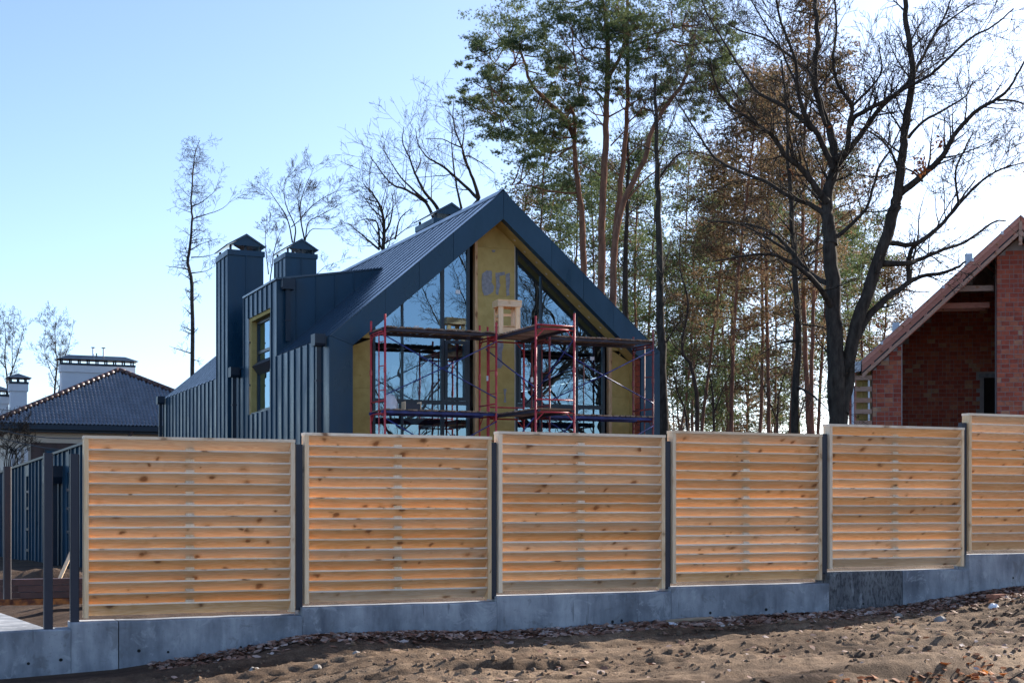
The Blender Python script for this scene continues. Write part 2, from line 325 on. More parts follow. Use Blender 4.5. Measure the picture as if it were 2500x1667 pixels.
def pine_bark():
    m, nt, bs = newmat('pine_bark')
    tc = nd(nt, 'ShaderNodeTexCoord')
    sx = nd(nt, 'ShaderNodeSeparateXYZ', {0: tc.outputs['Object']})
    n = nd(nt, 'ShaderNodeTexNoise', {'Vector': nd(nt, 'ShaderNodeMapping', {0: tc.outputs['Object'], 3: (6, 6, 1.5)}).outputs[0], 'Scale': 1.0, 'Detail': 6, 'Roughness': 0.7})
    o1 = ramp(nt, n.outputs[0], [(0.35, (0.10, 0.052, 0.036)), (0.65, (0.25, 0.125, 0.078))])
    o2 = ramp(nt, n.outputs[0], [(0.35, (0.07, 0.045, 0.035)), (0.65, (0.20, 0.12, 0.085))])
    f = nd(nt, 'ShaderNodeMapRange', {0: sx.outputs[2], 1: 3.0, 2: 11.0, 3: 0.0, 4: 1.0})
    nt.links.new(mixc(nt, f.outputs[0], o2, o1), bs.inputs['Base Color'])
    bs.inputs['Roughness'].default_value = 0.95; bs.inputs['Specular IOR Level'].default_value = 0.1
    bump(nt, bs, n.outputs[0], 0.6, 0.03); return m
M['pine_bark'] = pine_bark()

def glass_mat(name='window_glass', base=0.32, tint=(0.58, 0.66, 0.70)):
    m, nt, bs = newmat(name); nt.nodes.remove(bs)
    co = coords(nt, (1, 1, 1))
    n = nd(nt, 'ShaderNodeTexNoise', {'Vector': co, 'Scale': 0.9, 'Detail': 2})
    bp = nd(nt, 'ShaderNodeBump', {'Strength': 0.06, 'Distance': 0.05, 'Height': n.outputs[0]})
    gl = nd(nt, 'ShaderNodeBsdfGlossy', {'Color': (0.56, 0.80, 0.98, 1), 'Roughness': 0.0, 'Normal': bp.outputs[0]})
    tr = nd(nt, 'ShaderNodeBsdfTransparent', {'Color': (*tint, 1)})
    fr = nd(nt, 'ShaderNodeFresnel', {'IOR': 1.5})
    ad = nd(nt, 'ShaderNodeMath', {0: fr.outputs[0], 1: base}, operation='ADD', use_clamp=True)
    mx = nd(nt, 'ShaderNodeMixShader', {0: ad.outputs[0], 1: tr.outputs[0], 2: gl.outputs[0]})
    nt.links.new(mx.outputs[0], nt.nodes['Material Output'].inputs[0]); return m
M['glass'] = glass_mat()

# ------------------------------------------------------------------ ground
def lerp_tab(t, x):
    if x <= t[0][0]: return t[0][1]
    for (x0, y0), (x1, y1) in zip(t, t[1:]):
        if x <= x1:
            k = (x - x0) / (x1 - x0); return y0 + (y1 - y0) * k
    return t[-1][1]
WALL_BASE = [(-8, -.30), (-.78, -.045), (.27, .0), (1.02, .085), (2.2, .235), (3.2, .235), (4.42, .22), (6.1, .255), (8.87, .305), (9.95, .34), (11.2, .485), (12.2, .56), (20, .95), (60, 1.6)]
YARD = [(-30, .0), (-8, .05), (-1, .22), (3, .40), (9, .62), (13, .9), (30, 1.3)]
def sm(a, b, x):
    t = min(1, max(0, (x - a) / (b - a))); return t * t * (3 - 2 * t)
def fbm(x, y, o=3):
    s, a = 0, 1
    for i in range(o):
        s += a * mnoise.noise(Vector((x, y, 3.7 * i))); x *= 2.03; y *= 2.03; a *= .5
    return s
def ground_z(x, y):
    rx, ry = x - F0.x, y - F0.y
    s = rx * A.x + ry * A.y; p = -(rx * B.x + ry * B.y)
    if p > -0.12:
        g = lerp_tab(WALL_BASE, s)
        z = g - .012 * max(p, 0) * sm(-2, 6, s) - .10 * sm(3, 14, p)
        if 0 < p < 16 and -14 < s < 26:
            near = sm(14, 7, p)
            z += .045 * fbm(s * .35, p * 1.3) * sm(.1, 1.2, p)
            k = sm(.5, 1.1, p) * near
            z += k * (.05 * fbm(s * .28 + 5, p * 3.1, 3) + (.030 * mnoise.noise(Vector((s * .9, p * 9, 1))) + .022 * (.4 - abs(mnoise.noise(Vector((s * 2.4, p * 13, 4)))))) * (.35 + 1.3 * max(0, .5 + mnoise.noise(Vector((s * .5, p * .9, 11))))) + .012 * mnoise.noise(Vector((s * 9, p * 24, 8))) + .024 * (.22 - abs(mnoise.noise(Vector((s * 4.6, p * 10.5, 6))))) * max(0, .55 + 1.1 * mnoise.noise(Vector((s * .7, p * 1.3, 21)))))
            for p0, w, dph, q in ((1.35, .15, .05, 1.3), (1.95, .12, .045, 2.1), (2.55, .17, .06, .7), (3.15, .13, .05, 1.7), (4.0, .16, .05, 2.9)):
                pc = p0 + .22 * math.sin(s * .33 + q) + .06 * mnoise.noise(Vector((s * .9, q, 0)))
                e = (p - pc) / w
                z += -dph * math.exp(-e * e) + .015 * math.exp(-((e - 1.6) / .55) ** 2) * max(0, .5 + 2.6 * mnoise.noise(Vector((s * 5.5, p * 9, q * 5)))) + .013 * math.exp(-((e + 1.6) / .5) ** 2) * max(0, .5 + 2.6 * mnoise.noise(Vector((s * 5.5, p * 9, q * 9))))
                if abs(e) < 1.2: z += .020 * max(0, math.sin(s * 30 + 5 * abs(e))) * sm(1.2, .8, abs(e))
            z += sm(1.3, 2.0, s) * sm(4.6, 3.2, s) * sm(1.35, .8, p) * sm(-.05, .5, p) * .05
            d = (x - 2.29) * .645 - (y - 11.54) * .764
            if d > -.5:
                z += .05 * math.exp(-((d + .12) / .16) ** 2) - .17 * sm(0.0, .3, d) + sm(.1, .5, d) * .06 * fbm(x * 3.1, y * 3.1, 4)
        return z
    z = lerp_tab(YARD, s)
    dist = -p
    z -= .10 * sm(.4, 1.2, dist) * sm(1, -1, s)
    if dist < 30 and -16 < s < 20:
        z += .06 * fbm(x * .9, y * .9, 4)
        mx, my = x + 8.1, y - 21.5
        z += .42 * math.exp(-(mx / 2.6) ** 2 - (my / 1.1) ** 2) * (1 + .5 * fbm(x * 2.2, y * 2.2, 3)) * sm(.0, 3, dist)
    z += 1.2 * sm(60, 300, dist)
    return z
def axis_vals(segs):
    out = []
    for a, b, st in segs:
        n = max(1, round((b - a) / st)); out += [a + (b - a) * i / n for i in range(n)]
    out.append(segs[-1][1]); return out
gx = axis_vals([(-700, -60, 64), (-60, -14, 4), (-14, -6, .16), (-6, 8, .036), (8, 20, .3), (20, 60, 4), (60, 700, 64)])
gy = axis_vals([(-300, -20, 40), (-20, 8, 2), (8, 10, .2), (10, 19.2, .036), (19.2, 26, .16), (26, 60, 1.5), (60, 900, 60)])
gv = [(x, y, ground_z(x, y)) for y in gy for x in gx]
nx_ = len(gx)
gf = [(j * nx_ + i, j * nx_ + i + 1, (j + 1) * nx_ + i + 1, (j + 1) * nx_ + i) for j in range(len(gy) - 1) for i in range(nx_ - 1)]
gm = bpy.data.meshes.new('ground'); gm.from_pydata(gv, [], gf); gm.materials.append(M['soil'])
gm.polygons.foreach_set('use_smooth', [True] * len(gm.polygons)); gm.update()
ground = tag(obj('ground', gm), kind='structure')

# ------------------------------------------------------------------ concrete footing wall
SEC = [(-12.0, -.13, .415, 'a'), (-.13, .32, .475, 'a'), (.326, 2.19, .475, 'a'), (2.19, 4.405, .555, 'a'), (4.405, 6.63, .615, 'a'),
       (6.63, 8.87, .665, 'a'), (8.87, 10.0, .80, 'b'), (10.006, 11.08, .80, 'a'), (11.08, 20.0, .985, 'a')]
cw = thing('concrete_wall', 'low stepped concrete footing wall under the wooden fence', 'wall', F0, TH)
for s0, s1, zt, k in SEC:
    m = MB(); x0, x1 = s0, s1 - .004
    zb = min(lerp_tab(WALL_BASE, s0), lerp_tab(WALL_BASE, s1)) - .4
    n = max(1, int((x1 - x0) / .22)); top = []
    for i in range(n + 1):
        x = x0 + (x1 - x0) * i / n; top.append((x, zt + .006 * mnoise.noise(Vector((x * 3, 1, zt * 9)))))
    # front face with chamfered, slightly uneven top edge
    yf, yb = -.055, .235
    if k == 'b': yf = -.050
    vs = []; fs = []
    for i, (x, z) in enumerate(top):
        vs += [(x, yf, zb), (x, yf, z - .012), (x, yf + .012, z), (x, yb, z + .002), (x, yb, zb)]
    for i in range(n):
        b = i * 5
        for q in range(4): fs.append((b + q, b + 5 + q, b + 6 + q, b + 1 + q))
    fs.append((4, 3, 2, 1, 0)); e = n * 5; fs.append((e, e + 1, e + 2, e + 3, e + 4))
    fs = [f[::-1] if len(f) == 5 else f for f in fs]
    m.add(vs, fs); o = m.build('wall_section', M['concrete_rough'] if k == 'b' else M['concrete'], cw)
    if k == 'b': o['label'] = 'darker rough patched concrete section'
hole_m = MB(); hole_m.tube([(0, .05, 0), (0, -.0005, 0)], [.021, .021], 10)
hole_me = hole_m.mesh('tie_hole', simple('tie_hole_shadow_cavity', (0.012, 0.012, 0.013), (0.02, 0.02, 0.02), rough=1, scale=3))
for u, v in ((68, 1618), (147, 1609), (337, 1587), (408, 1590), (585, 1578), (1290, 1542), (1512, 1514), (1326, 1532), (1490, 1517), (1728, 1495), (1864, 1487), (1912, 1492), (2101, 1473), (2283, 1471), (2466, 1410)):
    r = (u - UC) / FPX; s = (r * 14 + 4.21) / (A.x - A.y * r); Y = 14 + A.y * s
    o = obj('tie_hole', hole_me, cw, (s, -.056, EYE + (VH - v) / FPX * Y))
    k_ = rng.uniform(.6, 1.05); o.scale = (k_, 1, k_ * rng.uniform(.85, 1.15))
# return wall towards the neighbour and its raised block
DC = Vector((-.5, .866, 0)); CANG = math.atan2(-DC.x, DC.y)
rw = thing('return_wall', 'low concrete wall running back from the gate post', 'wall', fen(-.62, -.2, 0), CANG)
m = MB(); m.box(-.30, .30, .02, 4.3, -.4, .40); m.build('wall_body', M['concrete'], rw)
m = MB(); m.box(-.26, .30, 3.15, 3.9, .403, .52); m.build('raised_block', M['concrete'], rw)

# ------------------------------------------------------------------ louvred timber fence
PAN = [(0, .51), (2.235, .587), (4.45, .649), (6.68, .706), (8.92, .838), (11.13, 1.03)]
PW, PH, NS = 2.125, 1.80, 16
PLAB = ['leftmost louvred pine fence panel beside the bare steel gate posts', 'louvred pine fence panel in front of the navy corner of the house',
        'louvred pine fence panel below the middle of the red scaffolding', 'louvred pine fence panel in front of the pine trunks and dark curved tree',
        'louvred pine fence panel standing on the dark rough concrete section', 'rightmost and highest louvred pine fence panel, cut by the picture edge']
X0, X1 = .043, PW - .043
dy, dz, th = .100, -.104, .022
ln = math.hypot(dy, dz); ux, uz = dy / ln, dz / ln; nx, nz = -uz, ux   # along board, and its upper-back normal
def slat_mesh():
    m = MB(); n = 14; mi_ = []
    prof = [(0, 0), (dy, dz), (dy + nx * th, dz + nz * th), (nx * th, nz * th)]
    vs = []; fs = []
    for i in range(n + 1):
        x = X0 + .001 + (X1 - X0 - .002) * i / n
        w = .0010 * math.sin(i * 1.3 + rng.random())
        vs += [(x, a, b + w) for a, b in prof]
    for i in range(n):
        for q in range(4):
            q2 = (q + 1) % 4; fs.append((i * 4 + q, i * 4 + 4 + q, i * 4 + 4 + q2, i * 4 + q2)); mi_.append(1 if q == 3 else 0)
    fs.append((0, 1, 2, 3)); e = n * 4; fs.append((e + 3, e + 2, e + 1, e)); m.add(vs, fs); m.m = mi_ + [0, 0]
    return m.mesh('slat', [M['pine_x'], M['pine_edge']])
slats = [slat_mesh() for _ in range(4)]
def mk(name, mat, *d): m = MB(); m.box(*d); return m.mesh(name, mat)
frame_me = mk('side_frame', M['pine_z'], 0, .0425, 0, .136, 0, PH - .031)
cap_me = mk('top_cap', M['pine_edge'], -.004, PW + .004, -.006, .142, PH - .030, PH)
spacer_me = mk('spacer_block', M['pine_z'], -.043, .043, .030, .11, -.03, .024)
post_me = mk('fence_post', M['post'], -.034, .034, -.034, .034, -.1, 1.0)
pitch = (PH - .155) / (NS - 1)
for i, (s, zb) in enumerate(PAN):
    t = thing('louvred_fence', PLAB[i], 'fence', F0 + A * s + Vector((0, 0, zb)), TH, 'louvred fence panels on the concrete wall')
    obj('top_cap', cap_me, t); obj('side_frame', frame_me, t, (0, 0, 0)); obj('side_frame', frame_me, t, (PW - .0425, 0, 0))
    for k in range(NS):
        z = PH - .036 - k * pitch
        o = obj('slat', slats[rng.randrange(4)], t, (0, .006 + rng.uniform(-.001, .001), z + rng.uniform(-.002, .002)))
        o.rotation_euler = (rng.uniform(-.012, .012), 0, 0)
        if k < NS - 1: obj('spacer_block', spacer_me, t, (PW * .49, 0, z - pitch + .012))
# steel posts between the panels
for i, (s, zb) in enumerate(PAN[1:]):
    z1 = zb + PH - .125; z0 = SEC[3 + i if i < 3 else (5 + i - 1 if i == 3 else 8)][2]
    m = MB(); m.box(-.037, .037, .03, .104, zb - .06, z1)
    o = m.build('fence_post', M['post'], None, loc=F0 + A * (s - .056), rz=TH)
    tag(o, ['dark steel post between the first and second fence panels from the left', 'dark steel post between the second and third fence panels from the left',
            'dark steel post between the third and fourth fence panels from the left', 'dark steel post at the left edge of the dark rough concrete section',
            'dark steel post between the two highest fence panels on the right'][i], 'post', 'steel fence posts')
def free_post(loc, z0, z1, w, mat, label, rz=TH):
    t = thing('gate_post', label, 'post', (loc.x, loc.y, z0), rz, 'free-standing steel posts')
    m = MB(); h = z1 - z0; c = .008
    prof = [(-w + c, -w), (w - c, -w), (w, -w + c), (w, w - c), (w - c, w), (-w + c, w), (-w, w - c), (-w, -w + c)]
    m.prism(prof, 'z', 0, h); m.build('steel_tube', mat, t)
    m = MB(); m.box(-w * .86, w * .86, -w * .86, w * .86, h + .0005, h + .004); m.build('end_cap', mat, t)
free_post(fen(-.085, -.07, 0), .475, 2.125, .042, M['post'], 'dark steel post touching the left side of the first fence panel')
free_post(fen(-.335, -.05, 0), .415, 2.13, .042, M['post'], 'bare dark steel post on the lowest part of the concrete wall')
free_post(Vector((-6.07, 17.1, 0)), .50, 2.09, .042, M['post_brown'], 'brownish steel post on the raised block of the return wall', CANG)

# ------------------------------------------------------------------ steel tube stack behind the gate posts
stk = at(44, 1500, 18.4); gz = ground_z(stk.x + 1, stk.y + .3)
k = 0
tube_hollow = []
for row in range(4):
    for cc in range(2 if row < 3 else 2):
        w, L = .078, 3.2; off = rng.uniform(-.06, .06) + (.0 if cc == 0 else -.35)
        m = MB(); t_ = .006
        m.box(0, L, 0, w, 0, t_); m.box(0, L, 0, w, w - t_, w); m.box(0, L, 0, t_, t_, w - t_); m.box(0, L, w - t_, w, t_, w - t_)
        o = m.build('steel_tube', M['rust_orange'] if row == 0 else M['rusty'], None, loc=Vector((stk.x, stk.y, gz + .03 + row * .086)) + A * off + B * (cc * .085 + .004 * row), rz=TH - R(3))
        tag(o, ('rust orange' if row == 0 else 'brown primed') + ' steel tube, ' + ('front' if cc == 0 else 'rear') + ' one in the ' + ['bottom', 'second', 'third', 'top'][row] + ' layer of the stack', 'steel tube', 'stacked steel tubes')
o = boxpart('timber_bearer', M['log'], None, .9, 1.0, -.02, .3, gz - .05, gz + .028); o.location = (stk.x, stk.y, 0); o.rotation_euler = (0, 0, TH)
tag(o, 'short timber bearer under the steel tube stack', 'timber')
o = boxpart('white_board', M['pvc'], None, 0, 2.6, 0, .12, 0, .03); o.location = at(80, 1441, 19.2); o.rotation_euler = (0, 0, TH)
tag(o, 'long white board lying behind the brown steel tubes', 'board')
m = MB(); m.box(0, .05, 0, .02, 0, .5); o = m.build('wooden_stake', M['pine_z'], None, loc=at(136, 1422, 20.5)); o.rotation_euler = (0, R(24), 0)
tag(o, 'short slanted wooden stake behind the gate posts', 'stake')

# ------------------------------------------------------------------ the navy house
HC = Vector((-4.22, 33.0, 0)); HB = .45
house = thing('navy_house', 'navy standing seam house with tall glazed gable under construction', 'house', (HC.x, HC.y, HB), TH)
W, EV, RZ, LEN, DEP = 8.78, 5.58 - HB, 9.32 - HB, 21.0, .62
SL = (RZ - EV) / (W / 2)
def H(u, v=None, y=DEP):
    """façade coordinate (x, z) of a surveyed direction on the plane y"""
    r = (u - UC) / FPX; ox = HC.x + B.x * y; oy = HC.y + B.y * y
    x = (r * oy - ox) / (A.x - A.y * r)
    return x if v is None else (x, EYE + (VH - v) / FPX * (oy + A.y * x) - HB)
INZ = 8.656 - HB; LW = .55
def inz(x): return INZ - SL * abs(x - W / 2)
# fascia frame: legs and rakes in sheets
def rake(x0, x1, side):
    g = .004
    a, b = x0 + g, x1 - g
    f = (lambda x: x) if side < 0 else (lambda x: W - x)
    pts = [(f(a), EV + SL * a), (f(b), EV + SL * b), (f(b), inz(f(b)) if b > LW else 0), (f(a), inz(f(a)))]
    m = MB(); m.prism(pts, 'y', 0, .20); return m.build('fascia_sheet', M['navy'], house)
leg_in = inz(LW)
for side in (-1, 1):
    f = (lambda x: x) if side < 0 else (lambda x: W - x)
    m = MB(); m.prism([(f(0), 0), (f(LW), 0), (f(LW), leg_in), (f(0), EV)], 'y', 0, .20); m.build('fascia_sheet', M['navy'], house)
    # cutting line at the knee is the diagonal; rakes above it
    cuts = [LW, 1.35, 2.2, 3.08, W / 2]
    m = MB(); m.prism([(f(.006), EV + .006), (f(LW + .004), leg_in + .006), (f(1.35), inz(f(1.35))), (f(1.35), EV + SL * 1.35)], 'y', 0, .20); m.build('fascia_sheet', M['navy'], house)
    for a, b in zip(cuts[1:], cuts[2:]): rake(a, b, side)
    # backing and reveal
    m = MB(); m.prism([(f(.02), 0), (f(LW - .03), 0), (f(LW - .03), leg_in + .02), (f(W / 2), INZ + .04), (f(W / 2), RZ - .05), (f(.02), EV - .03)], 'y', .201, DEP + .25); m.build('frame_backing', M['navy_dark'], house)
    m = MB(); y0, y1 = .02, DEP + .02
    m.prism([(f(LW - .028), .0), (f(LW - .002), .0), (f(LW - .002), leg_in - .0), (f(LW - .028), leg_in + .02)], 'y', .30 if side > 0 else y0, y1); m.build('reveal_board', M['wool'], house)
    m = MB(); x1_, x2_ = LW, W / 2
    m.prism([(f(x1_), leg_in + .001), (f(x2_), INZ + .001), (f(x2_), INZ + .036), (f(x1_), leg_in + .036)], 'y', .205, y1); rv = m.build('reveal_board', M['wool'], house)
    if side > 0:
        for k in range(12):
            xx = W - (LW + .35 + k * .30)
            if xx < W / 2 + .2: break
            dm = MB(); c = Vector((xx, .42 + .06 * (k % 2), inz(xx) - .001)); nrm = Vector((-SL, 0, -1)).normalized()
            dm.tube([c, c + nrm * .006], [.034, .03], 10); dm.build('dowel', M['dowel'], rv)
        # raw brick showing in the right jamb
        for r_ in range(34):
            bm_ = MB(); bm_.box(W - LW - .03, W - LW - .001, .065, .29, .6 + r_ * .14, .6 + r_ * .14 + .128); bm_.build('brick', M['brick'], house)
# gable infill piers
xl0, xl1 = LW - .02, H(911) - .03
xc0, xc1 = H(1166), H(1256)
xr0, xr1 = H(1494), W - LW + .02
def pier(x0, x1, name='insulated_pier'):
    zs = [0, 1.6, 2.8, 4.0, 5.2, 6.4, 7.6, 9]
    last = None
    for z0, z1 in zip(zs, zs[1:]):
        top = lambda x: min(z1 - .004, inz(x) - .002)
        xm = [x0] + ([W / 2] if x0 < W / 2 < x1 else []) + [x1]
        if min(top(x) for x in xm) <= z0 and max(top(x) for x in xm) <= z0 + .02: continue
        pts = [(x0, z0), (x1, z0)] + [(x, max(z0 + .001, top(x))) for x in reversed(xm)]
        m = MB(); m.prism(pts, 'y', DEP + rng.uniform(0, .006), DEP + .25); last = m.build('insulation_board', M['wool'], house)
    return last
pier(xl0, xl1); pier(xc0, xc1); pier(xr0, xr1)
# fixings pressed into the boards
for (x0, x1, zz0, zz1) in ((xc0, xc1, 2.6, 7.6), (xl0 + .1, xl1, 2.6, 5.2), (xr0, xr1 - .1, 2.6, 5.2)):
    z = zz0
    while z < zz1:
        for fx in (.2, .5, .8):
            if rng.random() < .75:
                dm = MB(); c = Vector((x0 + (x1 - x0) * fx + rng.uniform(-.04, .04), DEP - .0005, z + rng.uniform(-.08, .08))); dm.tube([c + Vector((0, .004, 0)), c], .026, 8)
                dm.build('dowel', M['wool'], house)
        z += .42
# adhesive smears on the middle pier
def smear(pts_zoom):
    pts = []
    for (x, y) in pts_zoom: pts.append(H(820 + x / 2.376, 440 + y / 2.376))
    n = len(pts); cx_ = sum(p[0] for p in pts) / n; cz_ = sum(p[1] for p in pts) / n
    dense = []
    for i in range(n):
        a, b = pts[i], pts[(i + 1) % n]; q = max(2, int(math.hypot(b[0] - a[0], b[1] - a[1]) / .02))
        for j in range(q):
            k_ = j / q; dense.append((a[0] + (b[0] - a[0]) * k_ + rng.uniform(-.007, .007), a[1] + (b[1] - a[1]) * k_ + rng.uniform(-.007, .007)))
    m = MB(); m.prism(dense, 'y', DEP - .005, DEP + .003); m.build('adhesive_smear', M['glue'], house)
smear([(848, 545), (870, 525), (905, 528), (905, 575), (900, 590), (918, 615), (912, 650), (880, 668), (860, 670), (850, 640), (845, 600)])
smear([(925, 540), (978, 532), (982, 550), (950, 556), (948, 590), (955, 610), (945, 640), (940, 668), (928, 660), (930, 600)])
smear([(985, 545), (1008, 540), (1010, 600), (1004, 640), (1008, 668), (990, 672), (988, 620)])
smear([(938, 935), (968, 930), (972, 960), (962, 1000), (965, 1050), (975, 1065), (955, 1092), (935, 1090), (925, 1060), (940, 1020), (936, 970)])
smear([(882, 955), (895, 955), (893, 1050), (886, 1060), (880, 1000)])
smear([(972, 1212), (990, 1210), (985, 1250), (988, 1290), (975, 1290), (978, 1250)])
smear([(905, 408), (925, 406), (922, 420), (908, 420)])
# timber sub-frames and the glazing
for (ua, ub) in ((1159, 1165.6), (1486, 1493.6)):
    x0, x1 = H(ua), H(ub)
    m = MB(); m.prism([(x0, 0), (x1 - .003, 0), (x1 - .003, min(inz(x1), inz(x0)) - .01), (x0, min(inz(x0), inz(x1)) - .01)], 'y', DEP - .02, DEP + .12); m.build('timber_strip', M['pine_strip'], house)
m = MB(); m.box(xc1 + .002, xc1 + .02, DEP - .01, DEP + .02, 0, inz(xc1 + .02) - .02); m.build('corner_bead', M['dowel'], house)
def glazing(xs, zs, label):
    fr = thing('glazed_wall', None, None); fr.parent = house
    x0, x1 = xs[0], xs[-1]; y0, y1 = DEP + .03, DEP + .11
    fw = .055
    def vbar(x, w, z0, z1f):
        m = MB(); a, b = x - w / 2, x + w / 2
        m.prism([(a, z0), (b, z0), (b, z1f(b)), (a, z1f(a))], 'y', y0, y1); m.build('mullion', M['frame'], fr)
    tf = lambda x: inz(x) - .012
    vbar(x0 + .035, .07, .2, tf); vbar(x1 - .035, .07, .2, tf)
    for i, x in enumerate(xs[1:-1]): vbar(x, .05 if i == 0 else .085, .2, tf)
    for j, z in enumerate(zs[:-1]):
        m = MB(); m.box(x0 + .071, x1 - .071, y0 + .004, y1 - .004, z - (.05 if j else .04), z + (.05 if j else .04)); m.build('transom', M['frame'], fr)
    # sloping head
    m = MB(); m.prism([(x0 + .07, tf(x0 + .07)), (x1 - .07, tf(x1 - .07)), (x1 - .07, tf(x1 - .07) - .10), (x0 + .07, tf(x0 + .07) - .10)], 'y', y0 + .006, y1 - .006); m.build('sloping_head', M['frame'], fr)
    for a, b in zip(xs, xs[1:]):
        for j in range(len(zs)):
            z0 = zs[j] + .03
            if j == len(zs) - 1: pts = [(a + .02, z0), (b - .02, z0), (b - .02, max(z0 + .02, tf(b - .02) - .05)), (a + .02, max(z0 + .02, tf(a + .02) - .05))]
            else: pts = [(a + .02, z0), (b - .02, z0), (b - .02, zs[j + 1] - .03), (a + .02, zs[j + 1] - .03)]
            m = MB(); m.add([(p[0], y0 + .04, p[1]) for p in pts], [(0, 1, 2, 3)])
            pn = m.build('pane', M['glass'], fr)
            tl = Matrix.Rotation(rng.uniform(-.004, .004), 4, 'Z')
            if rng.random() < .55:
                sx, sz = rng.uniform(a + .15, b - .2), rng.uniform(z0 + .1, min(p[1] for p in pts[2:]) - .12)
                if sz > z0: boxpart('sticker', M['sticker'], fr, sx, sx + rng.choice((.06, .12)), y0 + .036, y0 + .038, sz, sz + rng.choice((.05, .09)))
    return fr
gz = [.25, 4.17 - HB, 5.76 - HB]
gl = glazing([H(911), H(984), H(1082), H(1148)], gz, '')
gr = glazing([H(1259), H(1323), H(1409), H(1478)], gz, '')
def sash(fr, x0, x1, z0, z1):
    m = MB(); y0, y1 = DEP + .012, DEP + .06; w = .075
    m.box(x0, x0 + w, y0, y1, z0, z1); m.box(x1 - w, x1, y0, y1, z0, z1)
    m.box(x0 + w, x1 - w, y0, y1, z0, z0 + w); m.box(x0 + w, x1 - w, y0, y1, z1 - w, z1); m.build('sash', M['frame'], fr)
sash(gl, H(1082) + .05, H(1148) - .08, gz[1] + .06, gz[2] - .06)
sash(gr, H(1259) + .08, H(1323) - .05, gz[1] + .06, gz[2] - .06)
# inner shell: floor slab, rear and side walls, ceiling under the roof
m = MB()
m.box(LW, W - LW, DEP + .3, 9.0, .02, .10); m.build('floor_slab', M['inner'], house)
m = MB(); m.prism([(LW, .1), (W - LW, .1), (W - LW, inz(LW)), (W / 2, INZ), (LW, inz(LW))], 'y', 9.0, 9.2); m.build('inner_wall', M['inner'], house)
m = MB(); m.box(4.2, 4.5, 3.5, 9.0, .1, 5.2); m.build('inner_wall', M['brick'], house)
m = MB(); m.box(LW, 4.2, 4.2, 9.0, 3.05, 3.3); m.build('gallery_slab', M['inner'], house)
# hanging plastic sheet behind the left glazing
def sheet(x0, x1, zt, zb, y):
    m = MB(); nx2, nz2 = 26, 16; vs = []
    for j in range(nz2 + 1):
        for i in range(nx2 + 1):
            fx, fz = i / nx2, j / nz2
            sag = .35 * math.sin(math.pi * fx) * (1 - fz) ** .6
            vs.append((x0 + (x1 - x0) * fx, y + .12 * math.sin(fx * 17 + fz * 3) * (.3 + fz) + .05 * math.sin(fx * 41 + fz * 9), zt - sag - (zt - zb) * fz + .10 * math.sin(fx * 9)))
    fs = [(j * (nx2 + 1) + i, j * (nx2 + 1) + i + 1, (j + 1) * (nx2 + 1) + i + 1, (j + 1) * (nx2 + 1) + i) for j in range(nz2) for i in range(nx2)]
    m.add(vs, fs); return m.build('plastic_sheet', M['film'], None, smooth=True, loc=house.location, rz=TH)
tag(sheet(2.05, 3.2, 4.7, 3.3, DEP + .9), 'crumpled pale plastic sheet hanging behind the left glazing', 'plastic sheet')

# roof: standing seam pans, both slopes
RN = Vector((-SL, 0, 1)).normalized()
def roof_pan(q0, q1, wid, side):
    m = MB(); t = .02; rb = .014
    def P(q, up): x = q - SL / math.hypot(SL, 1) * up; return (x, EV + SL * q + up / math.hypot(SL, 1))
    for (ya, yb, h) in ((.0, wid - .03, t), (wid - .029, wid - .001, t + rb)):
        vs = []
        for q in (q0, q1):
            for yy in (ya, yb):
                for up in (0.004, h):
                    x, z = P(q, up); vs.append((x if side < 0 else W - x, yy, z))
        fs = [(0, 2, 3, 1), (4, 5, 7, 6), (0, 1, 5, 4), (2, 6, 7, 3), (1, 3, 7, 5), (0, 4, 6, 2)]
        if side > 0: fs = [f[::-1] for f in fs]
        m.add(vs, fs)
    return m.mesh('roof_pan', M['navy_roof'])
PT = .6
full_l, short_l, full_r = roof_pan(0, W / 2, PT, -1), roof_pan(2.95, W / 2, PT, -1), roof_pan(0, W / 2, PT, 1)
D0, D1 = 4.8, 8.4
chim_q = []
for i in range(int(LEN / PT)):
    t = i * PT
    obj('roof_pan', short_l if D0 - .01 <= t < D1 - .01 else full_l, house, (0, t, 0)); obj('roof_pan', full_r, house, (0, t, 0))
m = MB(); m.prism([(.02, EV - .02), (W / 2, RZ - .05), (W - .02, EV - .02), (W - .3, EV - .4), (W / 2, INZ + .05), (.3, EV - .4)], 'y', DEP + .26, LEN); m.build('roof_deck', M['navy_dark'], house)
rc = MB(); rc.prism([(W / 2 - .16, RZ - .10), (W / 2, RZ + .055), (W / 2 + .16, RZ - .10), (W / 2 + .16, RZ - .08), (W / 2, RZ + .08), (W / 2 - .16, RZ - .08)], 'y', .01, LEN); rc.build('ridge_cap', M['navy_roof'], house)
# left side wall: seam cladding panels
def wall_pan(t0, z0, z1, name='cladding_panel', wid=PT):
    m = MB(); m.box(-.02, .03, t0 + .001, t0 + wid - .03, z0, z1); m.box(-.055, .03, t0 + wid - .0295, t0 + wid - .001, z0, z1); m.build(name, M['navy'], house)
WT, WB, WN, WF = 6.92 - HB, 4.22 - HB, 5.3, 7.88
CH0, CH1 = 9.8, 11.36
for i in range(int(LEN / PT)):
    t = i * PT
    if D0 - .01 <= t < D1 - .01:
        continue
    wall_pan(t, .05, EV - .01)
ded = 7.57 - HB
for i in range(8):
    w_ = (WF - WN) / 5
    if 0 <= i < 5:
        wall_pan(WN + i * w_, .05, WB - .01, wid=w_); wall_pan(WN + i * w_, WT + .01, ded - .01, wid=w_)
wall_pan(D0, .05, ded - .01, wid=WN - D0); wall_pan(WF, .05, ded - .01, wid=D1 - WF)
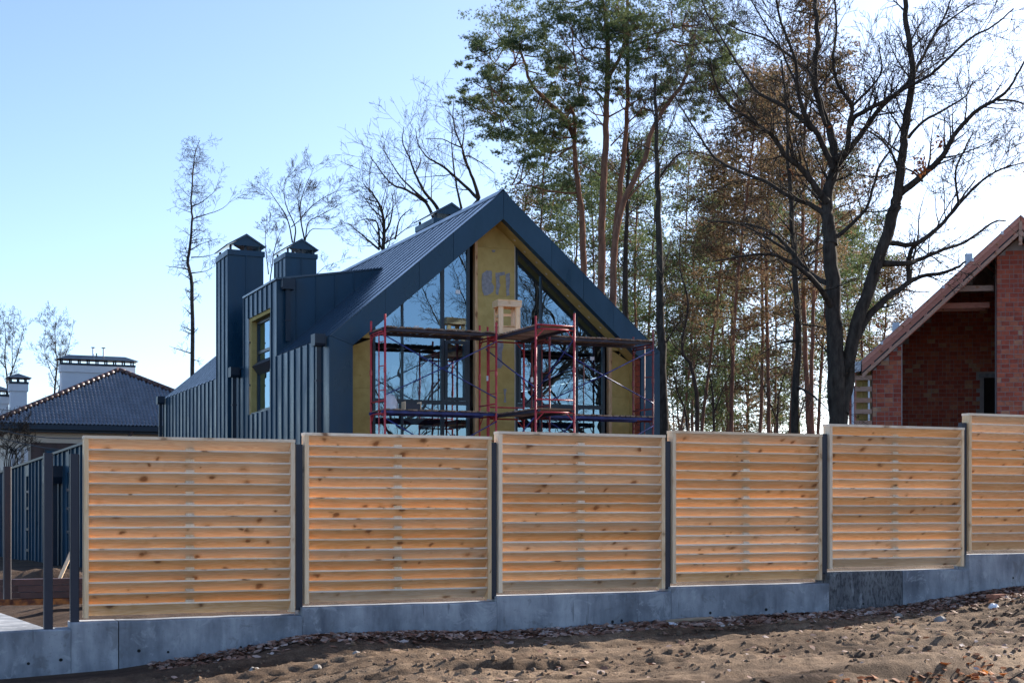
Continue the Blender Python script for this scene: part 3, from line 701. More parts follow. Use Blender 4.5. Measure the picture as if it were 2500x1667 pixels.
m = MB(); m.box(.031, .25, DEP + .3, D0, 0, EV - .42); m.box(.031, .25, D1, LEN, 0, EV - .42); m.box(.031, .25, D0 + .01, WN, 0, ded - .1); m.box(.031, .25, WF, D1 - .01, 0, ded - .1)
m.box(.031, .25, WN, WF, 0, WB - .02); m.box(.031, .25, WN, WF, WT + .03, ded - .1); m.build('wall_core', M['inner'], house)
m = MB(); m.box(W - .25, W - .03, DEP + .3, LEN, 0, EV - .42); m.build('wall_core', M['navy'], house)
m = MB(); m.prism([(.26, 0), (W - .26, 0), (W - .26, EV - .45), (W / 2, INZ), (.26, EV - .45)], 'y', LEN - .3, LEN - .02); m.build('rear_wall', M['navy'], house)
# dormer cheeks and roof
DQ = 2.94; DR = 8.06 - HB
for yy, yb in ((D0 - .022, D0 + .006), (D1 - .006, D1 + .022)):
    q = 0
    while q < DQ - .05:
        q2 = min(q + .525, DQ)
        zt = lambda x: ded + (DR - ded) * x / DQ
        m = MB(); m.prism([(q + .002, EV + SL * q), (q2 - .026, EV + SL * (q2 - .026)), (q2 - .026, zt(q2) - .002), (q + .002, zt(q) - .002)], 'y', yy, yb)
        m.prism([(q2 - .025, EV + SL * q2), (q2 - .002, EV + SL * q2), (q2 - .002, zt(q2) - .002), (q2 - .025, zt(q2) - .002)], 'y', yy - (.025 if yy < D0 else 0), yb + (.025 if yy > D0 else 0))
        m.build('cheek_panel', M['navy'], house); q = q2
m = MB(); m.prism([(-.06, ded), (DQ + .05, DR + .01), (DQ + .05, DR + .05), (-.06, ded + .055)], 'y', D0 - .05, D1 + .05); m.build('dormer_roof', M['navy_roof'], house)
# dormer window
wn_ = thing('dormer_window', None, None); wn_.parent = house
xw = .22
m = MB(); m.box(.005, xw, WN, WN + .05, WB, WT); m.box(.005, xw, WF - .22, WF - .001, WB, WT); m.box(.005, xw, WN + .051, WF - .221, WT - .10, WT - .001); m.build('insulation_reveal', M['wool'], wn_)
m = MB(); m.box(-.005, xw, WN + .052, WF - .222, WB - .0, WB + .03); m.build('sill', M['navy'], wn_)
m = MB(); m.box(-.02, .004, WF - .10, WF - .06, WB, WT - .02); m.build('jamb_batten', M['pine_strip'], wn_)
a0, a1, b0, b1 = WN + .06, WF - .23, WB + .04, WT - .11
mid = a0 + (a1 - a0) * .36; zt1 = b0 + (b1 - b0) * .66
m = MB(); xf0, xf1 = .16, .235
for y in (a0, mid - .04, a1 - .08): m.box(xf0, xf1, y, y + .08, b0, b1)
for z in (b0, zt1 - .05, b1 - .08):
    m.box(xf0 + .003, xf1 - .003, a0 + .081, mid - .041, z, z + .08); m.box(xf0 + .003, xf1 - .003, mid + .041, a1 - .081, z, z + .08)
m.build('frame', M['frame'], wn_)
for y0, y1 in ((a0 + .05, mid), (mid, a1 - .05)):
    for z0, z1 in ((b0 + .05, zt1), (zt1, b1 - .05)):
        m = MB(); m.add([(.2, y1, z0), (.2, y0, z0), (.2, y0, z1), (.2, y1, z1)], [(0, 1, 2, 3)]); m.build('pane', M['glass'], wn_)
for z in (WB + .8, WB + 2.0): boxpart('bracket', M['post'], wn_, -.03, .02, WF - .14, WF - .02, z, z + .05)
# rain funnels and pipes
def funnel(px_, py_, zt, zb, axis):
    m = MB(); w = .17; d = .26
    if axis == 'x': m.prism([(py_ - w, zt), (py_ + w, zt), (py_ + w, zt - .22), (py_ + w * .85, zt - .28), (py_ - w * .85, zt - .28), (py_ - w, zt - .22)], 'x', px_ - d, px_)
    else: m.prism([(px_ - w, zt), (px_ + w, zt), (px_ + w, zt - .22), (px_ + w * .85, zt - .28), (px_ - w * .85, zt - .28), (px_ - w, zt - .22)], 'y', py_ - d, py_)
    f = m.build('rain_funnel', M['navy_dark'], house)
    c = (px_ - .13, py_) if axis == 'x' else (px_, py_ - .13)
    m = MB(); m.box(c[0] - .055, c[0] + .055, c[1] - .055, c[1] + .055, zb, zt - .281); m.build('downpipe', M['navy_dark'], f)
    for z in (zt - 1.1, zt - 2.4, zt - 3.7):
        if z > zb + .1: boxpart('clip', M['post'], f, c[0] - .07, c[0] + .07, c[1] - .07, c[1] + .07, z, z + .035)
funnel(-.06, .32, EV + .06, .1, 'x'); funnel(-.06, D1 + .55, EV + .06, .1, 'x'); funnel(-.06, LEN - .3, EV + .06, .1, 'x')
funnel(.24, D0 - .05, ded + .02, EV + .38, 'y')
# chimneys
def chimney(parent, x0, y0, wx, wy, zb, zt, cap_h, name='chimney', mat='navy', pans=(2, 3)):
    c = thing(name, None, None); c.parent = parent
    m = MB(); m.box(x0, x0 + wx, y0, y0 + wy, zb, zt - .16); m.build('shaft', M[mat], c)
    m = MB(); m.box(x0 - .035, x0 + wx + .035, y0 - .035, y0 + wy + .035, zt - .16, zt); m.build('collar', M[mat], c)
    if mat == 'navy':
        for i in range(1, pans[0]): boxpart('seam', M['navy'], c, x0 + wx * i / pans[0] - .012, x0 + wx * i / pans[0] + .012, y0 - .03, y0 - .001, zb, zt - .161)
        for i in range(0, pans[1] + 1):
            yy = min(max(y0 + wy * i / pans[1], y0 + .013), y0 + wy - .013); boxpart('seam', M['navy'], c, x0 - .03, x0 - .001, yy - .012, yy + .012, zb, zt - .161)
    for i in range(3):
        for yy in (y0 + .05, y0 + wy - .11):
            xx = x0 + .05 + (wx - .16) * i / 2; boxpart('cap_leg', M['navy_dark'], c, xx, xx + .06, yy, yy + .06, zt + .001, zt + .15)
    boxpart('flue_core', M['inner'], c, x0 + .2, x0 + wx - .2, y0 + .25, y0 + wy - .25, zt + .001, zt + .05)
    o = .075; zc = zt + .13
    m = MB(); m.prism([(x0 - o, zc), (x0 + wx / 2, zc + cap_h), (x0 + wx + o, zc), (x0 + wx + o - .05, zc - .005), (x0 + wx / 2, zc + cap_h - .07), (x0 - o + .05, zc - .005)], 'y', y0 - o, y0 + wy + o); m.build('cap_roof', M['navy_roof'], c)
    m = MB(); m.prism([(x0 - o + .1, zc + .005), (x0 + wx + o - .1, zc + .005), (x0 + wx / 2, zc + cap_h - .075)], 'y', y0 - o + .03, y0 - o + .05); m.build('cap_gable', M['navy'], c)
    return c
chimney(house, -.16, CH0, 1.05, 1.56, .05, 9.2 - HB, .36)
chimney(house, 2.86, 14.6, 1.05, 1.5, 7.5 - HB, 10.12 - HB, .36)
chimney(house, 5.25, 7.0, 1.05, 1.5, 8 - HB, 10.05 - HB, .36)

# ------------------------------------------------------------------ scaffolding
UP, LO = 5.66 - HB, 3.80 - HB
def scaffold(label, x0, x1, y0, y1, along, frame_mat, n_planks):
    """bay between frames; along='x' decks run along the gable, along='y' away from it"""
    t = thing('scaffold_bay', label, 'scaffold', (HC.x, HC.y, HB), TH, 'scaffold bays against the gable')
    r = .026; top = 5.93 - HB
    ends = [((x0, y0), (x0, y1)), ((x1, y0), (x1, y1))] if along == 'x' else [((x0, y0), (x1, y0)), ((x0, y1), (x1, y1))]
    for e, (pa, pb) in enumerate(ends):
        for p_ in (pa, pb):
            h = top + rng.uniform(-.06, .08)
            m = MB(); m.tube([(p_[0], p_[1], .0), (p_[0], p_[1], 2.0), (p_[0] + .004, p_[1], h)], r, 8); lg = m.build('upright', frame_mat, t, smooth=True)
            m = MB(); m.tube([(p_[0], p_[1], 4.65 - HB), (p_[0], p_[1], 4.77 - HB)], .034, 8); m.build('coupler', M['pvc'] if rng.random() < .3 else frame_mat, lg)
        for z in (UP - .06, LO - .06, LO + .22, UP + (.03 if along == 'y' else -.12)):
            m = MB(); m.tube([(*pa, z), (*pb, z)], .02, 6); m.build('crossbar', frame_mat, t, smooth=True)
        # ladder rungs beside one upright
        f = .42; q = (pa[0] + (pb[0] - pa[0]) * f, pa[1] + (pb[1] - pa[1]) * f)
        if along == 'x':
            m = MB(); m.tube([(*q, .1), (*q, UP - .08)], .016, 6); m.build('ladder_rail', frame_mat, t, smooth=True)
            for kz in range(9):
                z = .5 + kz * .55
                if z < UP - .1: mm = MB(); mm.tube([(*pa, z), (*q, z + .02)], .013, 5); mm.build('rung', frame_mat, t)
        for z in (LO - .35, UP - .35):
            for (pp, pq) in ((pa, pb), (pb, pa)):
                d = Vector((pq[0] - pp[0], pq[1] - pp[1])).normalized() * .2
                m = MB(); m.tube([(*pp, z + .08), (pp[0] + d.x, pp[1] + d.y, z + .28)], .012, 5); m.build('gusset', frame_mat, t)
    # decks
    for z, bm_ in ((UP, M['beam_dark']), (LO, M['blue'])):
        if along == 'x':
            for yy in (y0 + .03, y1 - .09): boxpart('deck_beam', bm_, t, x0 - .06, x1 + .06, yy, yy + .06, z - .065, z)
            for i in range(n_planks):
                f = (i + .5) / n_planks; xx = x0 + (x1 - x0) * f
                o = boxpart('deck_plank', M['plank'], t, -.055, .055, y0 - .03 + rng.uniform(-.04, .02), y1 + .02, z + .001, z + .032); o.location = (xx + rng.uniform(-.012, .012), 0, rng.uniform(0, .006)); o.rotation_euler = (0, 0, rng.uniform(-.02, .02))
        else:
            for xx in (x0 + .03, x1 - .09): boxpart('deck_beam', M['beam_dark'], t, xx, xx + .06, y0 - .06, y1 + .06, z - .065, z)
            for i in range(n_planks):
                f = (i + .5) / n_planks; yy = y0 + (y1 - y0) * f
                m = MB(); m.box(x0 - .02, x1 + .03 + rng.uniform(-.03, .03), yy - .055, yy + .055, z + .001, z + .03); m.build('deck_plank', M['batten_x'] if rng.random() < .25 else M['plank'], t)
    # braces
    def brace(a, b):
        a, b = Vector(a), Vector(b); m = MB(); m.tube([a, (a + b) / 2 + Vector((0, 0, -.02)), b], .015, 6); m.build('brace', M['blue'], t, smooth=True)
    if along == 'x':
        for z0, z1 in ((LO + .35, UP - .2), (LO - 1.6, LO - .2)):
            brace((x0 + .02, y0 - .04, z1), (x1 - .02, y0 - .04, z0)); brace((x0 + .02, y0 - .065, z0), (x1 - .02, y0 - .065, z1))
    else:
        for xx, sg in ((x0 - .04, 1), (x1 + .04, -1)):
            brace((xx, y1, UP - .25 if sg > 0 else LO + .3), (xx, y0, LO + .5 if sg > 0 else UP - .2))
            brace((xx, y1, LO - 1.4), (xx, y0, LO - .2))
    return t
scaffold('long red scaffold bay in front of the left gable glazing', .86, 3.59, -1.4, -.4, 'x', M['red'], 17)
scaffold('red scaffold bay projecting forward in the middle of the gable', 3.84, 4.80, -3.05, -.3, 'y', M['red'], 17)
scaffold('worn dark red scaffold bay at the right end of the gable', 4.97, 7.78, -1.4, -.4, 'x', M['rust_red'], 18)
def hp(x, y, z): return Vector((HC.x, HC.y, HB)) + A * x + B * y + Vector((0, 0, z))
# timber trestle on the deck
tr = thing('timber_trestle', 'tall pale timber trestle stool standing on the upper scaffold deck', 'trestle', hp(3.74, -1.22, UP + .033), TH + R(-6))
for x in (0, .42):
    for y in (0, .34): boxpart('leg', M['pine_z'], tr, x, x + .11, y, y + .05, 0, .74)
for x0, x1, y0, y1, z0, z1 in ((-.03, .56, -.03, -.002, .63, .76), (-.03, .56, .392, .42, .63, .76), (-.03, -.001, -.001, .391, .63, .76), (.531, .56, -.001, .391, .63, .76), (-.03, .56, -.03, .42, .761, .79)):
    boxpart('top_board', M['pine_x'], tr, x0, x1, y0, y1, z0, z1)
boxpart('rail', M['pine_y'], tr, .03, .06, .051, .339, .40, .46); boxpart('rail', M['pine_x'], tr, .111, .419, .35, .38, .45, .51)
boxpart('shelf', M['pine_x'], tr, .0, .53, .051, .339, .16, .19); boxpart('apron', M['pine_x'], tr, .111, .419, .01, .04, .02, .14)
# sack and tool box on the lower deck
m = MB(); vs = []; n = 12
for j in range(9):
    f = j / 8
    for i in range(n):
        a = 2 * math.pi * i / n; rr = (1 - .55 * f ** 2) * (1 + .14 * math.sin(a * 3 + f * 4)); vs.append((.17 * rr * math.cos(a), .12 * rr * math.sin(a), .34 * f + .02 * math.sin(a * 2)))
m.add(vs, [(j * n + i, j * n + (i + 1) % n, (j + 1) * n + (i + 1) % n, (j + 1) * n + i) for j in range(8) for i in range(n)] + [tuple(range(8 * n, 9 * n))])
tag(m.build('white_sack', M['film'], None, True, hp(1.12, -1.05, LO + .034), TH), 'white sack standing on the lower left scaffold deck', 'sack')
tb = thing('tool_crate', 'small dark crate beside the white sack on the scaffold deck', 'crate', hp(1.62, -1.05, LO + .034), TH)
boxpart('body', M['post'], tb, -.18, .18, -.12, .12, 0, .15); boxpart('end_board', M['pine_z'], tb, -.20, -.181, -.12, .12, 0, .19); boxpart('end_board', M['pine_z'], tb, .181, .20, -.12, .12, 0, .19)

# ------------------------------------------------------------------ low seam-clad annex at the left
AX = at(196, 1091, 29.6); AX.z = 0
an = thing('seam_clad_annex', 'low navy seam-clad annex with sloping top behind the gate posts', 'annex', (AX.x, AX.y, 0), CANG)
def atop(t): return 2.87 - .044 * t
ABZ = lambda t: .26 - .033 * t - .15
AL = 15.2; ap = .40
def annex_t(u):
    r = (u - UC) / FPX; return (AX.x - r * AX.y) / (r * DC.y - DC.x)
slots = [(annex_t(166), annex_t(174)), (annex_t(66), annex_t(76))]
slots = [tuple(sorted(s)) for s in slots]
tcur = -1.0
cuts = sorted([-1.0, AL] + [x for s in slots for x in s] + [-1 + ap * i for i in range(1, int((AL + 1) / ap))])
for t0, t1 in zip(cuts, cuts[1:]):
    if t1 - t0 < .03: continue
    inslot = any(s0 - .01 <= t0 and t1 <= s1 + .01 for s0, s1 in slots)
    zb0, zb1 = ABZ(t0), ABZ(t1)
    if inslot:
        zs = 2.35 if t0 < 6 else 2.0
        m = MB(); m.prism([(t0, zs), (t1, zs), (t1, atop(t1)), (t0, atop(t0))], 'x', -.02, .03); m.build('cladding_panel', M['navy'], an)
    else:
        m = MB(); m.prism([(t0 + .001, zb0), (t1 - .035, zb1), (t1 - .035, atop(t1)), (t0 + .001, atop(t0))], 'x', -.02, .03)
        m.prism([(t1 - .034, zb1), (t1 - .001, zb1), (t1 - .001, atop(t1)), (t1 - .034, atop(t1))], 'x', -.06, .03); m.build('cladding_panel', M['navy'], an)
m = MB(); m.prism([(-1.02, atop(-1.02)), (AL, atop(AL)), (AL, atop(AL) + .05), (-1.02, atop(-1.02) + .05)], 'x', -.08, 3.2); m.build('roof', M['navy_dark'], an)
for q, (s0, s1) in enumerate(slots):
    boxpart('slot_recess', M['post'], an, .14, .2, s0, s1, .0, 2.3); boxpart('jamb_board', M['pine_strip'], an, .031, .13, s1 - .05 - .04 * q, s1 - .002, ABZ(s1), 2.3 if q == 0 else 1.98)
    if q == 0: boxpart('white_film', M['film'], an, .0, .03, s0 + .14, s1 - .09, .2, 2.3)
    for z in (.55, 1.05, 1.55, 1.95): boxpart('bracket', M['post'], an, -.03, .02, s0 + .02, s1 + .06, z, z + .06)
tf_ = annex_t(152)
m = MB(); m.prism([(tf_ - .3, 2.50), (tf_ + .3, 2.50), (tf_ + .3, 2.26), (tf_ + .22, 2.12), (tf_ - .22, 2.12), (tf_ - .3, 2.26)], 'x', -.36, -.062); m.build('rain_funnel', M['navy_dark'], an)
boxpart('downpipe', M['navy_dark'], an, -.26, -.12, tf_ - .09, tf_ + .09, .1, 2.119); boxpart('pipe_shoe', M['navy_dark'], an, -.34, -.261, tf_ - .07, tf_ + .07, .1, .32)
boxpart('end_wall', M['navy'], an, .031, 3.1, -1.0, -.9, -.1, 2.86)
boxpart('base_slab', M['concrete'], an, -.9, 3.1, -.89, AL, -.5, .06)
bpy.data.objects['base_slab'].rotation_euler = (R(-1.2), 0, 0)

# ------------------------------------------------------------------ tiled house far left
NY = 75.0
E0 = at(-18, 1033, NY); EZ = E0.z; NW = 14.7; apx, apy = 7.2, 4.7; NZ = at(303, 907, 82.2).z
nb = thing('tiled_house', 'pale stucco house with dark glazed tile hip roof at far left', 'house', (E0.x, E0.y, .2), TH)
ez, az = EZ - .2, NZ - .2
BK = 12.0
def hip_field(c0, c1, a0, a1, name):
    """tiles between eave c0-c1 and ridge a0-a1 (local coordinates), as waved courses"""
    c0, c1, a0, a1 = map(Vector, (c0, c1, a0, a1))
    e = (c1 - c0); Lw = e.length; e.normalize(); mid = (a0 + a1) / 2
    up = (a0 - c0) - e * (a0 - c0).dot(e); Hs = up.length; up.normalize(); nrm = e.cross(up).normalized()
    if nrm.z < 0: nrm = -nrm
    sa0, sa1 = (a0 - c0).dot(e), (a1 - c0).dot(e)
    m = MB(); row = .30; pitch_ = .205; nrow = int(Hs / row)
    for r_ in range(nrow):
        h0, h1 = r_ * row, min(Hs, (r_ + 1) * row + .03)
        lo = sa0 * (h0 + row * .5) / Hs; hi_ = Lw - (Lw - sa1) * (h0 + row * .5) / Hs
        k0, k1 = math.ceil(lo / pitch_), math.floor(hi_ / pitch_)
        pts0, pts1 = [], []
        xs = [k * pitch_ + pitch_ * q / 4 for k in range(k0, k1) for q in range(4)]
        for x in xs:
            w = .055 * math.sin(2 * math.pi * x / pitch_)
            pts0.append(c0 + e * x + up * h0 + nrm * (w + .085)); pts1.append(c0 + e * x + up * h1 + nrm * (w + .045))
        n = len(xs)
        if n > 1:
            low = [p - nrm * .04 for p in pts0]
            m.add(low + pts0 + pts1, [(i, i + 1, n + i + 1, n + i) for i in range(n - 1)] + [(n + i, n + i + 1, 2 * n + i + 1, 2 * n + i) for i in range(n - 1)])
    o = m.build(name, M['tile'], nb, smooth=True); o['kind'] = 'stuff'; return o
ap0, ap1 = (apx, apy, az), (apx, apy + 6, az)
hip_field((0, 0, ez), (NW, 0, ez), ap0, ap0, 'roof_tiles')
hip_field((0, BK + 3, ez), (0, 0, ez), ap1, ap0, 'roof_tiles')
hip_field((NW, 0, ez), (NW, BK + 3, ez), ap0, ap1, 'roof_tiles')
m = MB(); m.add([(0, 0, ez), (NW, 0, ez), (NW, BK + 3, ez), (0, BK + 3, ez), ap0, ap1], [(0, 1, 4), (1, 2, 5, 4), (2, 3, 5), (3, 0, 4, 5), (3, 2, 1, 0)]); m.build('roof_deck', M['navy_dark'], nb)
def ridge_line(p, q, n):
    p, q = Vector(p), Vector(q); d = (q - p) / n
    for i in range(n):
        mm = MB(); a = p + d * i; b = p + d * (i + 1.06); mm.tube([a + Vector((0, 0, .05)), b + Vector((0, 0, .02))], [.13, .165], 8); mm.build('ridge_tile', M['ridge_tile'], nb, smooth=True)
ridge_line((apx, apy, az + .06), (0, 0, ez + .06), 24); ridge_line((apx, apy, az + .06), (NW, 0, ez + .06), 26)
boxpart('gutter', M['navy_dark'], nb, -.15, NW + .15, -.28, -.02, ez - .28, ez - .02)
boxpart('gutter', M['navy_dark'], nb, -.16, -.02, -.019, BK, ez - .28, ez - .02)
boxpart('soffit', M['navy_dark'], nb, -.1, NW + .1, -.019, 1.1, ez - .40, ez - .29)
boxpart('wall', M['cream'], nb, .9, NW - .9, .9, BK, 0, ez - .41)
boxpart('frieze', M['cream'], nb, .85, NW - .85, .8, .895, ez - .95, ez - .405)
boxpart('facade_panel', M['brown_panel'], nb, 2.0, 6.0, .78, .89, 0, ez - .96)
boxpart('wall_panel', M['stucco'], nb, 6.05, NW - .9, .8, .89, 0, ez - .96)
wnd = thing('window', None, None); wnd.parent = nb
m = MB(); x0, x1, z0, z1 = 2.7, 4.6, 1.2, 4.55
for x in (x0, (x0 + x1) / 2 - .05, x1 - .1): m.box(x, x + .1, .72, .779, z0, z1)
for z in (z0, z0 + 1.9, z1 - .1): m.box(x0 + .1, x1 - .1, .73, .775, z, z + .1)
m.build('frame', M['frame'], wnd)
m = MB(); m.add([(x0, .75, z0), (x1, .75, z0), (x1, .75, z1), (x0, .75, z1)], [(0, 1, 2, 3)]); m.build('pane', glass_mat('blue_pane', .75, (.3, .4, .42)), wnd)
for i in range(3): boxpart('shutter', M['stucco'], nb, .95 + i * .35, 1.15 + i * .35, .76, .889, .3, 4.6)
m = MB(); m.tube([(7.2, -.1, ez - .3), (6.7, .62, ez - 1.2), (6.7, .68, 0)], .09, 8); m.build('downpipe', M['brown_panel'], nb, smooth=True)
def stucco_chimney(x0, x1, y0, y1, zt, wide):
    c = thing('chimney', None, None); c.parent = nb
    boxpart('shaft', M['stucco'], c, x0, x1, y0, y1, ez - .5, zt - .75); boxpart('head', M['stucco'], c, x0 - .07, x1 + .07, y0 - .07, y1 + .07, zt - .75, zt - .35)
    boxpart('flashing', M['navy_dark'], c, x0 - .09, x1 + .09, y0 - .09, y1 + .09, zt - .349, zt - .22)
    nleg = max(3, int((x1 - x0) / .45))
    for i in range(nleg):
        for yy in (y0, y1 - .08):
            xx = x0 + (x1 - x0 - .08) * i / (nleg - 1); boxpart('cap_leg', M['navy_dark'], c, xx, xx + .08, yy, yy + .08, zt - .219, zt)
    m = MB(); o = .25; hx = min((x1 - x0) / 2, (y1 - y0) / 2 + .0)
    m.add([(x0 - o, y0 - o, zt), (x1 + o, y0 - o, zt), (x1 + o, y1 + o, zt), (x0 - o, y1 + o, zt), (x0 + hx, (y0 + y1) / 2, zt + .3), (x1 - hx, (y0 + y1) / 2, zt + .3)],
          [(0, 1, 5, 4), (1, 2, 5), (2, 3, 4, 5), (3, 0, 4), (3, 2, 1, 0)]); m.build('cap_roof', M['navy_dark'], c)
    if wide:
        for i, xx in enumerate((x0 + 1.85, x0 + 2.05, x0 + 2.45)):
            m = MB(); m.tube([(xx, (y0 + y1) / 2, zt), (xx, (y0 + y1) / 2, zt + (.75 if i != 1 else .45))], .05 if i != 1 else .04, 8); m.build('flue_pipe', M['pvc'] if i != 1 else M['post'], c)
            if i != 1: m = MB(); m.tube([(xx, (y0 + y1) / 2, zt + .76), (xx, (y0 + y1) / 2, zt + .80)], .12, 8); m.build('flue_hat', M['navy_dark'], c)
def nloc(u, y):
    r = (u - UC) / FPX; ox = E0.x + B.x * y; oy = E0.y + B.y * y; x = (r * oy - ox) / (A.x - A.y * r); return x, oy + A.y * x
xa, ya = nloc(150, 7.0); xb, yb_ = nloc(327, 7.0); stucco_chimney(xa, xb, 7.0, 7.9, EYE + (VH - 876) / FPX * ya - .2, True)
xa, ya = nloc(26, 6.0); xb, _ = nloc(66, 6.0); stucco_chimney(xa, xb, 6.0, 7.0, EYE + (VH - 922) / FPX * ya - .2, False)
xa, ya = nloc(-22, 8.0); xb, _ = nloc(21, 8.0); stucco_chimney(xa, xb, 8.0, 9.0, EYE + (VH - 953) / FPX * ya - .2, False)
# cables
for i, (p, q) in enumerate((((-30, 1042, 40), (230, 1070, 34)), ((-30, 1060, 40), (260, 1105, 33)), ((-40, 985, 60), (60, 1002, 52)))):
    a, b = at(*p), at(*q); m = MB(); m.tube([a.lerp(b, k / 10) + Vector((0, 0, -.12 * math.sin(math.pi * k / 10))) for k in range(11)], .012, 5)
    tag(m.build('overhead_cable', M['cable'], None), ['thin black cable sagging just under the tiled eave', 'thin black cable crossing the brown facade panel', 'short black cable reaching the small white chimney'][i], 'cable', 'overhead cables')

# ------------------------------------------------------------------ brick house at the right
BT = R(-8); BX = Vector((11.66, 46.0, 0)); BB = .9
bh = thing('brick_house', 'unfinished red brick house with open timber roof verge at far right', 'house', (BX.x, BX.y, BB), BT)
bev, bap, bx_ap = 6.32 - BB, 10.81 - BB, 4.48; bsl = (bap - bev) / (bx_ap + .40)
def btop(x): return bap - bsl * abs(x - bx_ap)
BWD = 2 * bx_ap
px0, px1, px2 = 0, .95, 3.88
ROOF_T = .62
def bpoly(x0, x1, z0, drop):
    xs = [x0] + ([bx_ap] if x0 < bx_ap < x1 else []) + [x1]
    return [(x0, z0), (x1, z0)] + [(x, btop(x) - drop) for x in reversed(xs)]
BRZ0 = 3.2
walls = [(0, .95, 0, .3), (3.88, BWD - 3.88 + .0, 0, .3), (BWD - .95, BWD, 0, .3)]
m = MB(); m.prism(bpoly(.012, .94, 0, ROOF_T + .05), 'y', .015, .40); m.build('pier_core', M['mortar'], bh)
m = MB(); m.prism(bpoly(3.892, 5.9, 0, ROOF_T + .05), 'y', .015, .40); m.build('pier_core', M['mortar'], bh)
m = MB(); m.prism(bpoly(.31, BWD - .31, 0, ROOF_T + .0), 'y', 6.015, 6.3); bw_core = m.build('rear_wall_core', M['mortar'], bh)
m = MB(); m.prism(bpoly(5.9, BWD, 0, ROOF_T + .05), 'y', .0, .40); m.build('far_wall', M['brick'], bh)
m = MB(); m.prism(bpoly(5.42, 5.7, 0, ROOF_T + .02), 'y', .41, 6.01); m.build('added_shade_partition', M['brick'], bh)  # unseen partition, added to keep light out of the recess
m = MB(); m.box(-.0, .30, .41, 8.0, 0, bev - .45); m.build('side_wall', M['brick'], bh)
m = MB(); m.prism(bpoly(0, BWD, 0, ROOF_T + .05), 'y', 7.7, 8.0); m.build('rear_gable', M['brick'], bh)
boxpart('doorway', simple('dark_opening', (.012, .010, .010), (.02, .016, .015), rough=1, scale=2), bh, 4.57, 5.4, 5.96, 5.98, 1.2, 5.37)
boxpart('lintel', M['concrete'], bh, 4.40, 5.5, 5.95, 5.99, 5.38, 5.52)
bl, bhh, bd = .250, .138, .10
brick_me = []
for L_ in (bl, .120, .185):
    m = MB(); c = .006
    m.box(c, L_ - c, -.0, bd, c, bhh - c); m.box(0.002, L_ - .002, .006, bd, .002, bhh - .002); brick_me.append((L_, m.mesh('brick', M['brick'])))
placed = []
def lay(x0, x1, y, z0, drop, plane='front'):
    z = z0; r_ = 0
    while z < 10:
        x = x0 + (0 if r_ % 2 else -.0); first = True
        while x < x1 - .03:
            if first and r_ % 2: k = 1
            else: k = 0 if rng.random() < .62 else 1
            L_ = brick_me[k][0]
            if x + L_ > x1 + .002:
                k = 2 if x + .185 <= x1 + .002 else 1
                L_ = brick_me[k][0]
                if x + L_ > x1 + .03: break
            xc = x + L_ / 2
            if z + bhh < btop(xc) - drop - .10 * 0: placed.append((k, x, y, z, plane))
            x += L_ + .012; first = False
        z += bhh + .012; r_ += 1
        if z > max(btop(x0), btop(x1)) - drop: break
lay(0, .95, 0, BRZ0, ROOF_T); n_l = len(placed)
lay(3.88, 5.0, 0, BRZ0 + .15, ROOF_T); n_r = len(placed)
lay(.9, 5.4, 6.0, BRZ0 + .3, ROOF_T + .05)
placed[:] = [b for b in placed if not (b[2] > 5 and b[1] + brick_me[b[0]][0] > 4.55 and b[3] < 5.53)]
def far_score(b):
    return b[2]
bricks = sorted(placed, key=lambda b: (b[2], b[1]))
solo, rest = bricks[:290], bricks[290:]
for k, x, y, z, pl in solo:
    o = obj('brick', brick_me[k][1], bh, (x, y + rng.uniform(-.004, .004), z)); o.rotation_euler = (0, 0, rng.uniform(-.006, .006))
if rest:
    m = MB()
    for k, x, y, z, pl in rest: m.box(x, x + brick_me[k][0], y + rng.uniform(0, .006), y + .05, z, z + bhh)
    o = m.build('brickwork', M['brick'], bh); o['kind'] = 'stuff'
# roof: verge boards, blocks, batten, slab, rafters, membrane
def sloped(x0, x1, d0, d1, y0, y1, mat, name, parent=bh):
    m = MB(); m.prism([(x0, btop(x0) - d0), (x1, btop(x1) - d0), (x1, btop(x1) - d1), (x0, btop(x0) - d1)], 'y', y0, y1); return m.build(name, mat, parent)
for (x0, x1) in ((-.40, bx_ap - .002), (bx_ap + .002, BWD + .40)):
    sloped(x0, x1, .0, .035, -.62, 8.2, M['membrane'], 'roof_membrane')
    sloped(x0 + .01, x1 - .003, .037, .20, -.60, -.54, M['rafter'], 'verge_board')
    sloped(x0 + .01, x1 - .003, .205, .40, -.575, -.50, M['rafter'], 'verge_rafter')
    sloped(x0 + .02, x1 - .003, .46, .60, -.60, -.53, M['batten_x'], 'verge_batten')
    sloped(x0 + .05, x1 - .003, .04, .495, -.49, 8.1, M['navy_dark'], 'roof_deck')
    sloped(x0 + .4, x1 - .003, .50, .53, -.49, 7.7, M['membrane'], 'soffit_membrane')
    n = 9
    for i in range(n):
        xx = x0 + .3 + (x1 - x0 - .5) * i / (n - 1); sloped(xx, xx + .09, .402, .458, -.57, -.51, M['rafter'], 'verge_block')
for i in range(7):
    yy = .2 + i * .82
    for (x0, x1) in ((.3, bx_ap - .01), (bx_ap + .01, BWD - .3)): sloped(x0, x1, .531, .64, yy, yy + .08, M['rafter'], 'rafter')
m = MB(); m.box(bx_ap - .05, bx_ap + .05, -.615, -.50, bap - .95, bap - .2); m.build('king_post', M['batten_x'], bh)
for yy in (.5, 1.2, 1.9): 
    zc = at(2400, 704, 46).z - BB
    boxpart('collar_beam', M['batten_x'] if yy < 1 else M['rafter'], bh, bx_ap - (bap - .58 - zc + .45 * (yy > 1)) / bsl - .1, 3.87, yy, yy + .09, zc - .09 - .45 * (yy > 1), zc + .09 - .45 * (yy > 1))
